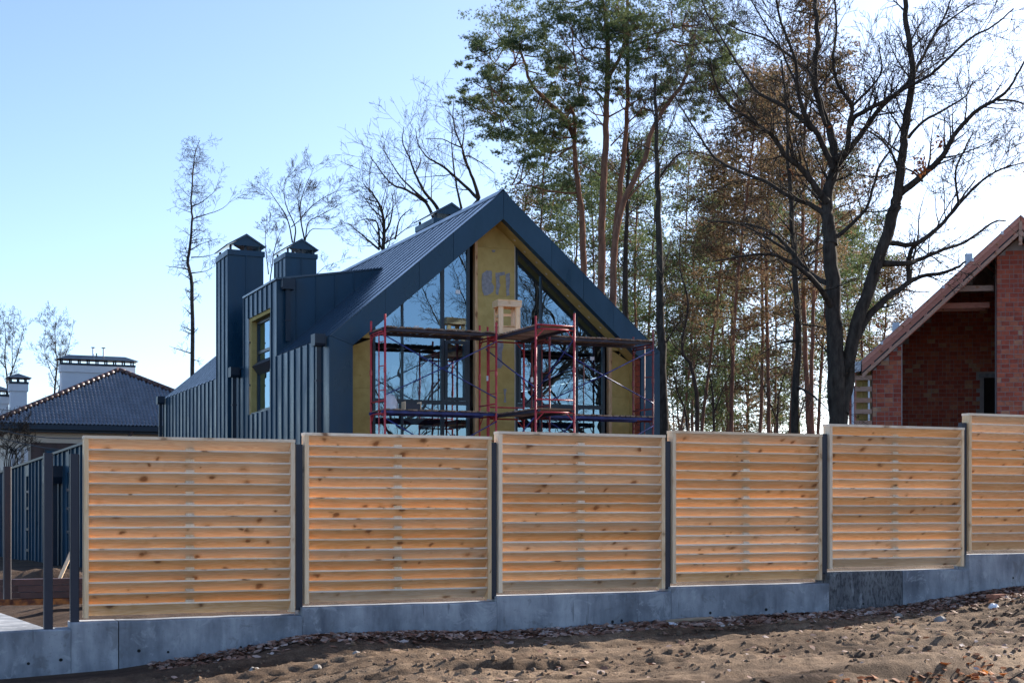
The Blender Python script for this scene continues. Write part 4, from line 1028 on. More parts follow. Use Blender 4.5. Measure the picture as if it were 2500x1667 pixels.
for i, x in enumerate((.2, 1.1, 2.1, 3.0, 3.9)):
    o = boxpart('clip', M['pvc'], bh, x - .02, x + .06, -.64, -.56, btop(x) - .08, btop(x) + .02)
# roof vents showing over the left slope
for u, v in ((2187, 790), (2365, 622)):
    p = at(u, v, 49); m = MB(); m.box(-.11, .11, -.11, .11, -1.2, .02); o = m.build('roof_vent', M['pvc'], bh); o.location = Matrix.Rotation(-BT, 3, 'Z') @ (p - Vector((BX.x, BX.y, BB)))
# gutter parts at the left eave
m = MB(); m.prism([(-.62, bev - .05), (-.40, bev - .02), (-.42, bev - .34), (-.56, bev - .36)], 'y', -.45, 8.1); m.build('gutter', M['pvc'], bh)
# battened side with insulation: pipe, ledgers
sd = thing('batten_ladder', 'batten and white pipe frame at the left corner of the brick house', 'batten frame', (BX.x, BX.y, BB), BT)
boxpart('insulation_strip', M['wool'], sd, -.52, -.28, .30, .36, 0, bev - .35); boxpart('insulation_strip', M['wool'], sd, -.27, -.01, .30, .36, 0, bev - .2)
for i in range(5):
    z = EYE + (VH - (922 + i * 27.6)) / FPX * 46 - BB
    boxpart('batten', M['batten_x'], sd, -.56, -.02, -.02, .01, z - .075, z + .075)
m = MB(); m.tube([(-.62, .0, 0), (-.62, .0, bev - .52)], .04, 10); m.build('downpipe', M['pvc'], sd, smooth=True)
m = MB(); m.box(-.78, -.60, -.09, .10, bev - .51, bev - .30); m.build('pipe_head', M['pvc'], sd)
m = MB(); m.box(-.62, -.59, -.01, .01, bev - .3, bev - .02); m.box(-.62, -.5, -.012, .012, bev - .02, bev); m.build('pipe_bracket', M['pvc'], sd)
boxpart('upright_post', M['pvc'], sd, -.14, -.08, .011, .05, 0, bev - .5); boxpart('upright_post', M['rafter'], sd, -.55, -.51, .011, .05, 0, bev - .2)

# ------------------------------------------------------------------ trees
def rv(r_=rng): return Vector((r_.gauss(0, 1), r_.gauss(0, 1), r_.gauss(0, 1))).normalized()
def branch(mb, p, d, L, r0, lev, rn, wig=.28, up=.10, spread=(28, 58), kids=(6, 5, 4, 0), tips=None, minr=.0058, sides=(6, 5, 4, 3), curl=0.0):
    n = max(3, min(9, int(L / (.35 if lev < 2 else .22)))); pts = [p.copy()]; rad = [r0]; d = d.normalized(); seg = L / n
    for i in range(n):
        d = (d + rv(rn) * wig * (.7 + .3 * lev) * .6 + Vector((0, 0, up))).normalized()
        p = p + d * seg; pts.append(p.copy()); rad.append(max(minr, r0 * (1 - .82 * (i + 1) / n)))
    mb.tube(pts, rad, sides[min(lev, len(sides) - 1)], cap=False)
    if tips is not None: tips.append((pts[-1], d))
    k = kids[min(lev, len(kids) - 1)]
    for j in range(k):
        f = rn.uniform(.22, .98); i = min(n - 1, int(f * n)); q = pts[i].lerp(pts[i + 1], f * n - i)
        dd = (pts[i + 1] - pts[i]).normalized(); ax = dd.cross(rv(rn))
        if ax.length < 1e-3: continue
        nd_ = Matrix.Rotation(R(rn.uniform(*spread)), 3, ax.normalized()) @ dd
        branch(mb, q, nd_, L * rn.uniform(.32, .62) * (1.1 - .35 * f), max(minr, rad[i] * .55), lev + 1, rn, wig, up, spread, kids, tips, minr, sides, curl)
def limb(mb, pts, r0, r1, rn, density=1.6, Lb=1.8, kids=(5, 4, 0), smooth_n=4, wig=.3, up=.09, spread=(30, 62), sides=8, tips=None, start=.15, rk=.38, tp=.7, minr=.0058):
    # Catmull-Rom through surveyed points
    P = [pts[0] * 2 - pts[1]] + pts + [pts[-1] * 2 - pts[-2]]; out = []
    for i in range(1, len(P) - 2):
        for k in range(smooth_n):
            t = k / smooth_n; a, b, c, d = P[i - 1], P[i], P[i + 1], P[i + 2]
            out.append(.5 * ((2 * b) + (c - a) * t + (2 * a - 5 * b + 4 * c - d) * t * t + (3 * b - a - 3 * c + d) * t ** 3))
    out.append(pts[-1].copy()); n = len(out)
    for i in range(1, n): out[i] += rv(rn) * .025 * min(1.5, max(.3, r0 * 6))
    rad = [r0 + (r1 - r0) * (i / (n - 1)) ** tp for i in range(n)]
    mb.tube(out, rad, sides, cap=False)
    tot = sum((out[i + 1] - out[i]).length for i in range(n - 1))
    for j in range(int(tot * density)):
        f = rn.uniform(start, 1.0); i = min(n - 2, int(f * (n - 1))); q = out[i].lerp(out[i + 1], f * (n - 1) - i)
        dd = (out[i + 1] - out[i]).normalized(); ax = dd.cross(rv(rn))
        if ax.length < 1e-3: continue
        nd_ = Matrix.Rotation(R(rn.uniform(*spread)), 3, ax.normalized()) @ dd
        branch(mb, q, nd_, Lb * rn.uniform(.4, 1.15), max(.006, min(rad[i] * rk, .035)), 1, rn, wig, up, spread, (0,) + kids, tips, minr, sides=(6, 4, 3, 3))
    return out, rad
def trace(pts, org, sc, Y, dY, rn):
    """surveyed limb: direction points, distance drifting from Y by dY along it"""
    n = len(pts); return [at(org[0] + x / sc, org[1] + y / sc, Y + dY * (i / (n - 1)) ** 1.3) for i, (x, y) in enumerate(pts)]
def finish_tree(t, mb, mat='bark', name='trunk'):
    base = t.location
    mb.v = [(x - base.x, y - base.y, z - base.z) for x, y, z in mb.v]
    return mb.build(name, M[mat], t, smooth=True)

# great bare oak by the brick house
rn = random.Random(11); OY = 41.0; c2 = ((1640, 0), 2.6128)
t = thing('oak_tree', 'big bare oak with two dark trunks beside the brick house', 'tree', at(2047, 1180, OY))
mb = MB()
trunkL = [at(2050, 1215, OY), at(2047, 1060, OY), at(2040, 900, OY), at(2034, 722, OY), at(2027, 600, OY), at(2023, 550, OY)]
limb(mb, trunkL, .33, .17, rn, density=.8, Lb=1.2, sides=10, start=.3)
limb(mb, [at(2054, 1010, OY), at(2066, 940, OY + .1), at(2084, 825, OY), at(2126, 691, OY), at(2164, 576, OY), at(2188, 500, OY)], .22, .16, rn, density=.9, Lb=1.3, sides=10, start=.3)
limb(mb, trace([(1012, 1560), (1000, 1430), (985, 1300), (1020, 1150), (1040, 1000), (1010, 850), (960, 700), (910, 480), (930, 250), (915, 0), (900, -160)], *c2, OY, 1.2, rn), .225, .05, rn, 2.6)
limb(mb, trace([(1430, 1310), (1445, 1200), (1470, 1000), (1490, 850), (1520, 600), (1540, 430), (1500, 200), (1490, 0), (1480, -160)], *c2, OY, -.8, rn), .165, .06, rn, 2.6)
LIMBS = [([(1440, 1250), (1600, 1120), (1730, 1000), (1800, 870), (1930, 720), (2080, 630), (2160, 560), (2247, 400), (2330, 300)], -2.5, .17),
         ([(2080, 640), (2180, 645), (2300, 690)], -1, .06),
         ([(1340, 1540), (1540, 1560), (1700, 1450), (1830, 1310), (1960, 1170), (2100, 1080), (2247, 1040)], 1.5, .13),
         ([(1060, 1050), (1200, 870), (1340, 680), (1500, 540), (1600, 370), (1690, 200), (1760, 60), (1800, -60)], 2.0, .15),
         ([(1040, 1020), (1120, 950), (1130, 800), (1150, 680), (1060, 540), (1030, 400), (1050, 200), (1040, 0), (1030, -100)], -2.0, .14),
         ([(1150, 680), (1270, 560), (1340, 450), (1320, 290)], 1.6, .07),
         ([(1140, 800), (1180, 740), (1350, 650), (1480, 570), (1650, 480), (1780, 360), (1900, 250), (2050, 170), (2180, 60)], -2.2, .12),
         ([(1030, 1080), (940, 880), (850, 730), (800, 550), (790, 400), (700, 150), (670, 0), (650, -100)], -1.5, .15),
         ([(900, 830), (800, 740), (700, 670), (560, 600), (480, 500), (400, 380), (320, 250), (230, 100), (190, 0)], 2.4, .11),
         ([(990, 1290), (920, 1200), (830, 1080), (730, 1000), (650, 880), (540, 790), (430, 720), (320, 620), (260, 480), (250, 400)], -2.6, .17),
         ([(1000, 1390), (910, 1320), (760, 1260), (600, 1160), (420, 1090), (280, 1010), (190, 890), (90, 740), (20, 620)], 1.5, .13),
         ([(980, 800), (900, 500), (800, 400), (700, 320), (600, 250), (440, 200), (350, 150)], 2.0, .08),
         ([(540, 780), (420, 620), (340, 500)], -1.2, .06),
         ([(1510, 880), (1600, 780), (1760, 690), (1880, 610), (1920, 520)], 1.4, .08),
         ([(1470, 1180), (1400, 970), (1280, 850), (1180, 820)], 1.4, .07),
         ([(1690, 200), (1800, 110), (1930, 20)], 1.0, .06), ([(1500, 540), (1600, 470), (1740, 370)], 1.5, .06),
         ([(1830, 1310), (1810, 1100), (1870, 950), (1920, 850)], 1.0, .06), ([(1600, 1160), (1500, 1080), (1340, 1130), (1200, 1120)], 1.0, .05),
         ([(800, 550), (740, 420), (690, 300), (610, 180), (540, 60), (480, -40)], 1.0, .06),
         ([(1020, 1540), (1150, 1430), (1240, 1330), (1290, 1180), (1330, 1050), (1400, 950), (1470, 800)], -1, .10)]
for pts, dY, r0 in LIMBS: limb(mb, trace(pts, *c2, OY, dY, rn), r0 * .68, .018, rn, 4.0, 1.8, kids=(6, 4, 0))
limb(mb, [at(2150, 645, OY), at(2215, 643, OY), at(2245, 634, OY + .4), at(2290, 615, OY + .8), at(2356, 592, OY + 1.4), at(2420, 546, OY + 1.8), at(2456, 538, OY + 2)], .10, .02, rn, 2.2, 1.3)
limb(mb, [at(2084, 830, OY), at(2122, 770, OY + .3), at(2165, 728, OY + .5), at(2222, 690, OY + .8), at(2250, 676, OY + 1), at(2325, 660, OY + 1.2), at(2356, 640, OY + 1.3)], .15, .03, rn, 2.2, 1.3)
limb(mb, [at(2222, 690, OY + .8), at(2218, 645, OY + .9), at(2230, 605, OY + 1), at(2283, 565, OY + 1.2), at(2336, 500, OY + 1.4), at(2380, 440, OY + 1.6)], .10, .02, rn, 2.2, 1.3)
limb(mb, [at(2036, 760, OY), at(1990, 690, OY - .8), at(1930, 640, OY - 1.2), at(1860, 620, OY - 1.5), at(1740, 640, OY - 1.8)], .11, .02, rn, 2.6, 1.6)
limb(mb, [at(2036, 700, OY), at(1975, 665, OY + .8), at(1900, 580, OY + 1.2), at(1830, 550, OY + 1.5), at(1730, 540, OY + 1.8)], .10, .02, rn, 2.6, 1.6)
finish_tree(t, mb)
lm = MB()
for (u, v, n) in ((2249, 415, 60), (2290, 350, 16), (2150, 790, 10), (1920, 420, 8), (2040, 305, 6), (2250, 395, 30)):
    for i in range(n):
        p = at(u + rng.gauss(0, 9), v + rng.gauss(0, 9), OY - 1.2 + rng.uniform(-.3, .3)) - t.location; a, b = rv() * .07, rv() * .05; lm.add([p - a, p + b, p + a, p - b], [(0, 1, 2, 3)])
lv = lm.build('dead_leaves', M['leaf_orange'], t); lv['kind'] = 'stuff'

def unit(a): return a / np.maximum(1e-9, np.linalg.norm(a, axis=-1, keepdims=True))
def needles(acc, c, R3, n, rs, ln=(.1, .2), wd=.014, k=8):
    """tufts of needles through an ellipsoid, collected as triangles"""
    d = unit(rs.normal(size=(n, 3))); p = np.array(c)[None] + rs.normal(size=(n, 3)) * np.array(R3)[None] * .58
    ax = unit(d + np.array([[0, 0, .5]]) + .6 * unit(rs.normal(size=(n, 3))))
    dd = unit(ax[:, None] + .9 * unit(rs.normal(size=(n, k, 3)))); L = rs.uniform(ln[0], ln[1], (n, k, 1))
    sd = unit(np.cross(dd, unit(rs.normal(size=(n, k, 3))))) * wd; P = np.broadcast_to(p[:, None], dd.shape)
    acc.append(np.stack([P - sd, P + sd, P + dd * L], axis=2).reshape(-1, 3))
def crown_obj(acc, base, mat, parent):
    v = (np.concatenate(acc) - np.array(base)[None]).astype(np.float32); n = len(v) // 3
    me = bpy.data.meshes.new('crown'); me.vertices.add(len(v)); me.vertices.foreach_set('co', v.ravel())
    me.loops.add(len(v)); me.loops.foreach_set('vertex_index', np.arange(len(v), dtype=np.int32))
    me.polygons.add(n); me.polygons.foreach_set('loop_start', np.arange(0, 3 * n, 3, dtype=np.int32)); me.polygons.foreach_set('loop_total', np.full(n, 3, dtype=np.int32))
    me.materials.append(M[mat]); me.update(); me.validate(); return obj('crown', me, parent)

# main pine group behind the house
c1 = ((1080, 0), 2.8); PY = 60.0
PINES = [
 ('pine_tree', 'pine with forked trunk leaning left behind the gable ridge', 61.0,
  [[(970, 3400), (965, 2200), (960, 1568), (930, 1300), (905, 1050), (905, 850), (880, 730)], [(905, 950), (830, 800), (700, 680), (600, 560), (560, 420), (520, 340), (440, 290)], [(880, 740), (790, 640), (770, 560)], [(890, 740), (935, 680), (925, 600), (960, 500)], [(600, 600), (500, 640), (390, 790)], [(560, 430), (480, 460), (330, 590)], [(560, 380), (660, 390), (740, 300)], [(930, 1320), (820, 1320), (700, 1300), (560, 1260), (450, 1270)]], [.19, .12, .05, .06, .035, .035, .035, .05],
  [(1130, 60, 42), (1172, 52, 42), (1205, 70, 40), (1108, 92, 28), (1160, 98, 45), (1212, 108, 45), (1252, 98, 36), (1088, 190, 32), (1130, 172, 28), (1112, 222, 38), (1150, 205, 35), (1192, 222, 40), (1228, 200, 36), (1100, 262, 32), (1142, 280, 38), (1182, 262, 40), (1225, 262, 42), (1262, 232, 42), (1292, 262, 36), (1112, 312, 26), (1160, 322, 36), (1212, 312, 40), (1252, 306, 38), (1242, 350, 34), (1200, 360, 30), (1300, 150, 36), (1270, 300, 34), (1320, 290, 30), (1350, 240, 30)]),
 ('pine_tree', 'tallest straight pine in the middle of the group behind the house', 58.0,
  [[(1085, 3400), (1085, 2200), (1090, 1568), (1110, 1100), (1120, 800), (1130, 560), (1130, 300), (1120, 130), (1090, 0), (1070, -160)], [(1130, 540), (1200, 420), (1240, 320), (1240, 180), (1180, 80), (1230, -40)], [(1120, 700), (1040, 620), (930, 590), (840, 560)], [(1130, 340), (1000, 330), (900, 380)], [(1140, 800), (1250, 740), (1400, 650), (1560, 570)], [(1150, 1000), (1250, 900), (1420, 780)], [(1085, 1200), (980, 1140), (900, 1080)]], [.195, .10, .045, .045, .04, .035, .03],
  [(1258, 8, 46), (1308, 20, 48), (1358, 32, 48), (1420, 20, 56), (1332, 72, 40), (1385, 92, 44), (1300, 110, 40), (1350, 140, 40), (1400, 150, 36), (1300, 200, 34), (1430, 70, 50), (1280, 60, 40), (1340, 200, 30)]),
 ('pine_tree', 'slim reddish pine just right of the tallest pine', 59.5,
  [[(1165, 3400), (1165, 2200), (1180, 1640), (1220, 1250), (1250, 950), (1265, 700), (1265, 400), (1260, 150), (1270, -100)], [(1280, 300), (1400, 250), (1530, 210), (1640, 180)], [(1270, 350), (1400, 340), (1520, 390)], [(1270, 840), (1350, 760), (1400, 680)], [(1250, 1100), (1340, 1000), (1470, 960)]], [.165, .05, .045, .04, .03],
  [(1480, 30, 56), (1540, 22, 56), (1600, 20, 56), (1450, 82, 44), (1512, 82, 48), (1572, 80, 54), (1640, 42, 46), (1480, 142, 46), (1542, 152, 46), (1500, 205, 34), (1450, 210, 32), (1440, 130, 40), (1470, 260, 26)]),
 ('pine_tree', 'pine whose bare trunk leans out to the right of the group', 57.0,
  [[(1150, 3400), (1160, 2200), (1195, 1560), (1300, 1250), (1390, 1080), (1430, 900), (1530, 730), (1640, 580), (1690, 440), (1720, 250)], [(1640, 580), (1760, 560), (1850, 590)], [(1690, 440), (1640, 330), (1560, 280)], [(1230, 1400), (1420, 1200), (1560, 1130), (1620, 1060), (1760, 1050)]], [.165, .045, .045, .045],
  [(1600, 150, 44), (1622, 92, 50), (1560, 192, 36), (1612, 200, 40), (1660, 150, 36), (1672, 90, 36), (1650, 230, 32), (1580, 240, 30), (1690, 200, 26)]),
]
for name, lab, Y, limbs, rads, pads in PINES:
    rn = random.Random(len(lab) * 13); rs = np.random.RandomState(len(lab)); base = at(c1[0][0] + limbs[0][0][0] / c1[1], limbs[0][0][1] / c1[1], Y); base.z = 1.2
    t = thing(name, lab, 'pine tree', base, 0, 'tall pines behind the navy house'); mb = MB(); acc = []
    dirs = []
    for li, (pts, r0) in enumerate(zip(limbs, rads)):
        q = trace(pts, *c1, Y, 0 if li == 0 else rn.uniform(-2, 2), rn)
        if li == 0: q[0].z = 1.0
        o_, r_ = limb(mb, q, r0, r0 * (.35 if li == 0 else .3), rn, density=(.9 if li == 0 else 2.2), Lb=1.6, kids=(3, 2, 0), up=.02, sides=10, start=.35 if li == 0 else .2, rk=.22)
        dirs += o_[len(o_) // 3:]
    more = [(x + rn.gauss(0, 38), y + rn.gauss(0, 26), rr * .6) for (x, y, rr) in pads]
    for (x, y, rr) in pads + more:
        c = at(x * 1.063, y * 1.063, Y + rn.uniform(-2.4, 2.4)); r3 = rr * 1.063 / FPX * Y
        near = min(dirs, key=lambda d: (d - c).length); mid_ = near.lerp(c, .5) + Vector((0, 0, -.15))
        mb.tube([near, mid_, c], [.035, .025, .010], 5, cap=False)      # the twig that carries the pad
        for k in range(4): branch(mb, mid_.lerp(c, rn.random()), (rv(rn) + Vector((0, 0, .3))), r3 * .9, .012, 2, rn, kids=(0, 0, 2, 0))
        for k in range(11 if rr > 26 else 5):
            o_ = Vector((rn.gauss(0, .70), rn.gauss(0, .7), rn.gauss(0, .50))) * r3
            needles(acc, c + o_, (r3 * .44, r3 * .5, r3 * .20), 28, rs, ln=(.08, .17), wd=.009, k=11)
    finish_tree(t, mb, 'pine_bark'); crown_obj(acc, base, 'needle', t)

# auto pines of the wood behind
def auto_pine(base, h, r0, seed, lab, mat, lean=(0, 0), crown=.5, group=None, dens=1.0, rad=2.2):
    rn = random.Random(seed); rs = np.random.RandomState(seed); t = thing('pine_tree', lab, 'pine tree', base, 0, group); mb = MB(); acc = []
    P = [base + Vector((lean[0] * f + .25 * math.sin(f * 5 + seed), lean[1] * f, h * f)) for f in (0, .15, .3, .45, .6, .75, .88, 1.0)]
    out, rad_ = limb(mb, P, r0, .03, rn, density=.35, Lb=1.4, kids=(2, 0), sides=8, start=.25, rk=.2)
    nb_ = int(38 * dens)
    for i in range(nb_):
        f = crown + (1 - crown) * ((i + rn.random()) / nb_) ** .8; k = min(len(out) - 2, int(f * (len(out) - 1))); p = out[k].lerp(out[k + 1], f * (len(out) - 1) - k)
        a = rn.uniform(0, 2 * math.pi); L = rad * (1.15 - .75 * ((f - crown) / (1 - crown)) ** 1.5) * rn.uniform(.35, 1.2)
        d = Vector((math.cos(a), math.sin(a), rn.uniform(-.1, .7)))
        q1 = p + d * L * .55 + Vector((0, 0, -.1)); q2 = p + d * L + Vector((0, 0, .15 * L))
        mb.tube([p, q1, q2], [.035, .025, .01], 4, cap=False)
        for c, s in ((q2, 1.0), (q1.lerp(q2, .4), .85), (q1, .5)):
            if rn.random() < .82:
                for z_ in range(2): needles(acc, c + rv(rn) * .35, (.74 * s, .74 * s, .34 * s), int(26 * s), rs, ln=(.11, .23), wd=.019, k=7)
    finish_tree(t, mb, 'pine_bark'); crown_obj(acc, base, mat, t); return t
def gp(u, Y): p = at(u, 1239, Y); p.z = 1.0 + .01 * (Y - 40); return p
WOOD = [(1640, 78, 15, .15, 'needle', 1.0), (1712, 74, 18, .19, 'needle_brown', .8), (1768, 92, 20, .20, 'needle', .0), (1778, 70, 21.5, .21, 'needle_brown', .9), (1838, 76, 23, .20, 'needle_brown', .6),
        (1862, 72, 22, .21, 'needle_brown', .5), (1905, 95, 20, .17, 'needle', -.6), (1972, 68, 25, .26, 'needle_brown', 0), (1990, 66, 21, .22, 'needle_brown', .2), (2008, 74, 19, .18, 'needle', 0),
        (2100, 86, 17, .2, 'needle', .3), (2160, 92, 16, .2, 'needle_brown', 0), (1590, 88, 23, .2, 'needle', 0), (1545, 80, 21, .2, 'needle', .4), (1330, 76, 20, .2, 'needle', 0), (1400, 84, 21, .2, 'needle', 0), (1290, 90, 20, .2, 'needle_brown', 0),
        (1680, 104, 27, .2, 'needle', 0), (1745, 110, 27, .2, 'needle_brown', 0), (1880, 112, 29, .2, 'needle_brown', 0), (1940, 104, 22, .2, 'needle', 0), (2040, 106, 24, .2, 'needle_brown', 0), (1490, 98, 24, .2, 'needle_brown', 0), (1820, 120, 19, .2, 'needle', 0), (1440, 90, 22, .2, 'needle', 0), (1245, 96, 18, .2, 'needle', 0), (1365, 100, 23, .2, 'needle', 0), (1515, 106, 25, .2, 'needle', 0), (1620, 112, 20, .2, 'needle', 0), (1700, 86, 17, .2, 'needle', 0), (1790, 98, 28, .2, 'needle_brown', 0), (1930, 84, 26, .2, 'needle_brown', 0), (2070, 98, 20, .2, 'needle', 0), (1560, 118, 22, .2, 'needle', 0), (2130, 110, 21, .2, 'needle_brown', 0), (1660, 96, 11, .14, 'needle', 0), (1735, 102, 9, .12, 'needle', 0), (1815, 94, 10, .12, 'needle_brown', 0), (1885, 100, 9.5, .12, 'needle', 0), (1955, 110, 12, .14, 'needle_brown', 0), (1770, 118, 13, .14, 'needle', 0), (1640, 124, 14, .14, 'needle_brown', 0)]
ORD = 'first second third fourth fifth sixth seventh eighth ninth tenth eleventh twelfth thirteenth fourteenth fifteenth sixteenth seventeenth eighteenth nineteenth twentieth twenty-first twenty-second twenty-third twenty-fourth twenty-fifth twenty-sixth twenty-seventh twenty-eighth twenty-ninth thirtieth'.split()
cnt = {'needle': 0, 'needle_brown': 0}
for i, (u, Y, h, r0, mt, ln_) in enumerate(sorted(WOOD)):
    brown = mt == 'needle_brown'; o_ = ORD[cnt[mt]]; cnt[mt] += 1
    lab = f'slender pine with rusty brown crown, {o_} brown one from the left in the wood' if brown else f'slender green pine, {o_} green one from the left in the wood'
    auto_pine(gp(u, Y), h, r0 * .68, 100 + i, lab, mt, (ln_ * 1.4, 0), crown=(.26 + .12 * (i % 3) / 2) if h > 15 else .08, group='brown crowned pines of the wood' if brown else 'green pines of the wood', dens=1.0, rad=2.9)

# darker broadleaf trunks of the wood
def bare(lab, pts, r0, r1, seed, density, Lb, group=None, mat='bark', kids=(5, 4, 0), name='bare_tree', extra=(), up=.09, spread=(30, 62), start=.25):
    rn = random.Random(seed); base = pts[0].copy(); t = thing(name, lab, 'tree', base, 0, group); mb = MB()
    limb(mb, pts, r0, r1, rn, density, Lb, kids, up=up, spread=spread, sides=9, start=start)
    for e, er in extra: limb(mb, e, er, .012, rn, density * 1.1, Lb * .8, kids, up=up, spread=spread)
    finish_tree(t, mb, mat); return t
bare('straight dark trunk rising right of the house gable', [gp(1622, 55), at(1620, 1000, 55), at(1614, 800, 55), at(1609, 600, 55), at(1606, 450, 55), at(1603, 320, 55), at(1600, 180, 55)], .26, .05, 21, 1.0, 2.4, extra=[([at(1606, 440, 55), at(1660, 375, 54), at(1720, 375, 53.5)], .06)])
bare('dark crooked young tree in front of the pine wood', [gp(1940, 46), at(1942, 1000, 46), at(1949, 820, 46), at(1938, 620, 46), at(1930, 480, 46), at(1924, 380, 46), at(1922, 280, 46), at(1908, 150, 46)], .16, .03, 22, 1.8, 2.2,
     extra=[([at(1948, 830, 46), at(1900, 840, 45.5), at(1850, 870, 45)], .05), ([at(1936, 620, 46), at(1870, 580, 46.5), at(1800, 545, 47), at(1728, 540, 47.5)], .06), ([at(1944, 790, 46), at(2010, 800, 46.4), at(2060, 830, 46.6)], .045), ([at(1936, 640, 46), at(1985, 615, 46), at(2030, 600, 46)], .045), ([at(1940, 940, 46), at(1990, 970, 45.4), at(2030, 1010, 45)], .05)])
bare('thin curved sapling between the pine trunks', [gp(1702, 62), at(1702, 1000, 62), at(1690, 900, 62), at(1665, 850, 62), at(1680, 740, 62), at(1662, 660, 62), at(1660, 560, 62)], .13, .02, 23, 1.6, 1.8)
bare('dark trunk with stubby limbs close behind the pines', [gp(1530, 66), at(1528, 800, 66), at(1526, 640, 66), at(1530, 520, 66), at(1534, 400, 66), at(1530, 300, 66)], .2, .04, 24, 1.2, 2.0)
bare('thin leaning stick tree low in the wood', [gp(1690, 72), at(1675, 1020, 72), at(1655, 960, 72), at(1640, 880, 72)], .10, .02, 25, 1.5, 1.6)
bare('low bare bush tree between the wood and the oak', [gp(1745, 70), at(1742, 1000, 70), at(1735, 930, 70), at(1720, 870, 70)], .09, .015, 26, 3.0, 1.6, extra=[([at(1742, 1010, 70), at(1770, 940, 70), at(1800, 880, 70)], .05)])
bare('low bare bush tree left of the thick oak trunk', [gp(1900, 64), at(1898, 1020, 64), at(1905, 950, 64), at(1920, 900, 64)], .08, .015, 27, 3.0, 1.5, extra=[([at(1898, 1030, 64), at(1870, 960, 64), at(1850, 900, 64)], .05), ([at(1940, 1060, 64), at(1960, 990, 64), at(1985, 930, 64)], .05)])
# bare oak behind the ridge
c8 = ((850, 240), 3.921); KY = 66.0; rn = random.Random(31)
t = thing('bare_tree', 'wide bare oak spreading behind the roof ridge', 'tree', gp(1085, KY)); mb = MB()
limb(mb, [gp(1085, KY), at(1085, 900, KY), at(1090, 640, KY), at(1080, 560, KY), at(1062, 530, KY)], .25, .11, rn, .2, 1, sides=9)
limb(mb, [at(1088, 620, KY), at(1130, 540, KY), at(1168, 490, KY)], .16, .11, rn, .2, 1, sides=9)
for pts, r0, dY in (([(820, 1150), (740, 1000), (560, 880), (440, 840), (340, 740), (240, 600), (205, 550)], .13, 2), ([(890, 1110), (830, 1020), (720, 880), (640, 720), (580, 560), (520, 420), (530, 280)], .15, -1.5),
                    ([(1250, 970), (1200, 920), (1020, 750), (880, 640), (760, 570), (680, 460), (640, 290)], .15, 1.5), ([(1250, 960), (1210, 820), (1140, 640), (1090, 480), (1010, 250), (1010, 30)], .15, -1.5),
                    ([(1085, 1060), (1040, 850), (1010, 650), (990, 450), (1000, 300)], .09, 1), ([(1100, 480), (1000, 440), (900, 395), (740, 390)], .06, 1), ([(760, 1000), (540, 800), (430, 650), (340, 500)], .09, -2),
                    ([(1110, 560), (1170, 560), (1300, 640), (1400, 720)], .06, 1), ([(640, 720), (690, 620), (680, 500)], .05, 1), ([(1090, 480), (1110, 300), (1080, 50)], .06, 1)):
    limb(mb, trace(pts, *c8, KY, dY, rn), r0 * .7, .014, rn, 2.2, 1.9, kids=(5, 3, 0), minr=.0060)
finish_tree(t, mb)
bare('slimmer bare tree above the dormer roof', [gp(935, 64), at(936, 700, 64), at(936, 600, 64), at(936, 530, 64), at(914, 480, 64), at(888, 450, 64)], .16, .02, 33, 2.0, 1.9,
     extra=[(trace([(300, 1430), (280, 1200), (180, 1160), (90, 1180)], *c8, 64, 1, rn), .06), (trace([(340, 1300), (400, 1200), (430, 1000), (410, 900)], *c8, 64, -1, rn), .06), (trace([(450, 1350), (500, 1150), (620, 1050)], *c8, 64, 1, rn), .05), (trace([(300, 1450), (180, 1350), (60, 1250), (0, 1200)], *c8, 64, 1, rn), .06)])
# alder, round tree and the two at the far left
c7 = ((380, 300), 3.919); rn = random.Random(41)
t = thing('alder_tree', 'tall thin alder with drooping fine twigs left of the chimneys', 'tree', gp(470, 70)); mb = MB()
limb(mb, [gp(470, 70), at(470, 900, 70)] + trace([(345, 1568), (310, 1350), (330, 1150), (350, 950), (340, 750), (360, 450), (375, 300), (420, 170)], *c7, 70, .5, rn), .13, .015, rn, 3.8, 1.15, kids=(6, 3, 0), up=-.01, spread=(50, 95), sides=9, start=.12, minr=.0058)
for e in ([(360, 920), (480, 880), (640, 820), (790, 680)], [(350, 800), (440, 760), (560, 660), (600, 560)], [(330, 1220), (440, 1160), (590, 1110)], [(340, 1290), (480, 1280), (590, 1250)], [(340, 1440), (480, 1420), (570, 1370)]):
    limb(mb, trace(e, *c7, 70, rn.uniform(-1, 1), rn), .035, .006, rn, 3.0, .9, kids=(5, 3, 0), up=.08, minr=.0058)
finish_tree(t, mb, 'bark_alder')
t = thing('bare_tree', 'round headed bare tree between the two chimneys', 'tree', gp(716, 72)); mb = MB(); rn = random.Random(43)
limb(mb, [gp(716, 72), at(716, 760, 72), at(716, 640, 72), at(714, 600, 72)], .12, .08, rn, .2, 1, sides=8)
for e, r0 in (([(1320, 1180), (1335, 1000), (1250, 800), (1230, 600), (1290, 470)], .08), ([(1310, 1150), (1260, 920), (1160, 760), (1090, 660), (1000, 590)], .07), ([(1430, 1150), (1380, 850), (1420, 650), (1520, 420)], .08), ([(1430, 1130), (1460, 960), (1550, 900), (1700, 820), (1840, 740)], .07), ([(1430, 1110), (1500, 1020), (1640, 1020), (1800, 990)], .05),
               ([(1400, 900), (1520, 780), (1640, 700), (1780, 640)], .05), ([(1380, 850), (1360, 700), (1400, 540)], .05), ([(1090, 1560), (1130, 1250), (1180, 1080), (1230, 980)], .06), ([(1080, 1450), (1050, 1150), (1070, 880)], .05), ([(1540, 1450), (1620, 1380), (1700, 1350)], .03), ([(1300, 1000), (1420, 880), (1500, 640)], .05)):
    limb(mb, trace(e, *c7, 72, rn.uniform(-1.5, 1.5), rn), r0 * .6, .008, rn, 3.2, 1.1, kids=(7, 4, 0), minr=.0058)
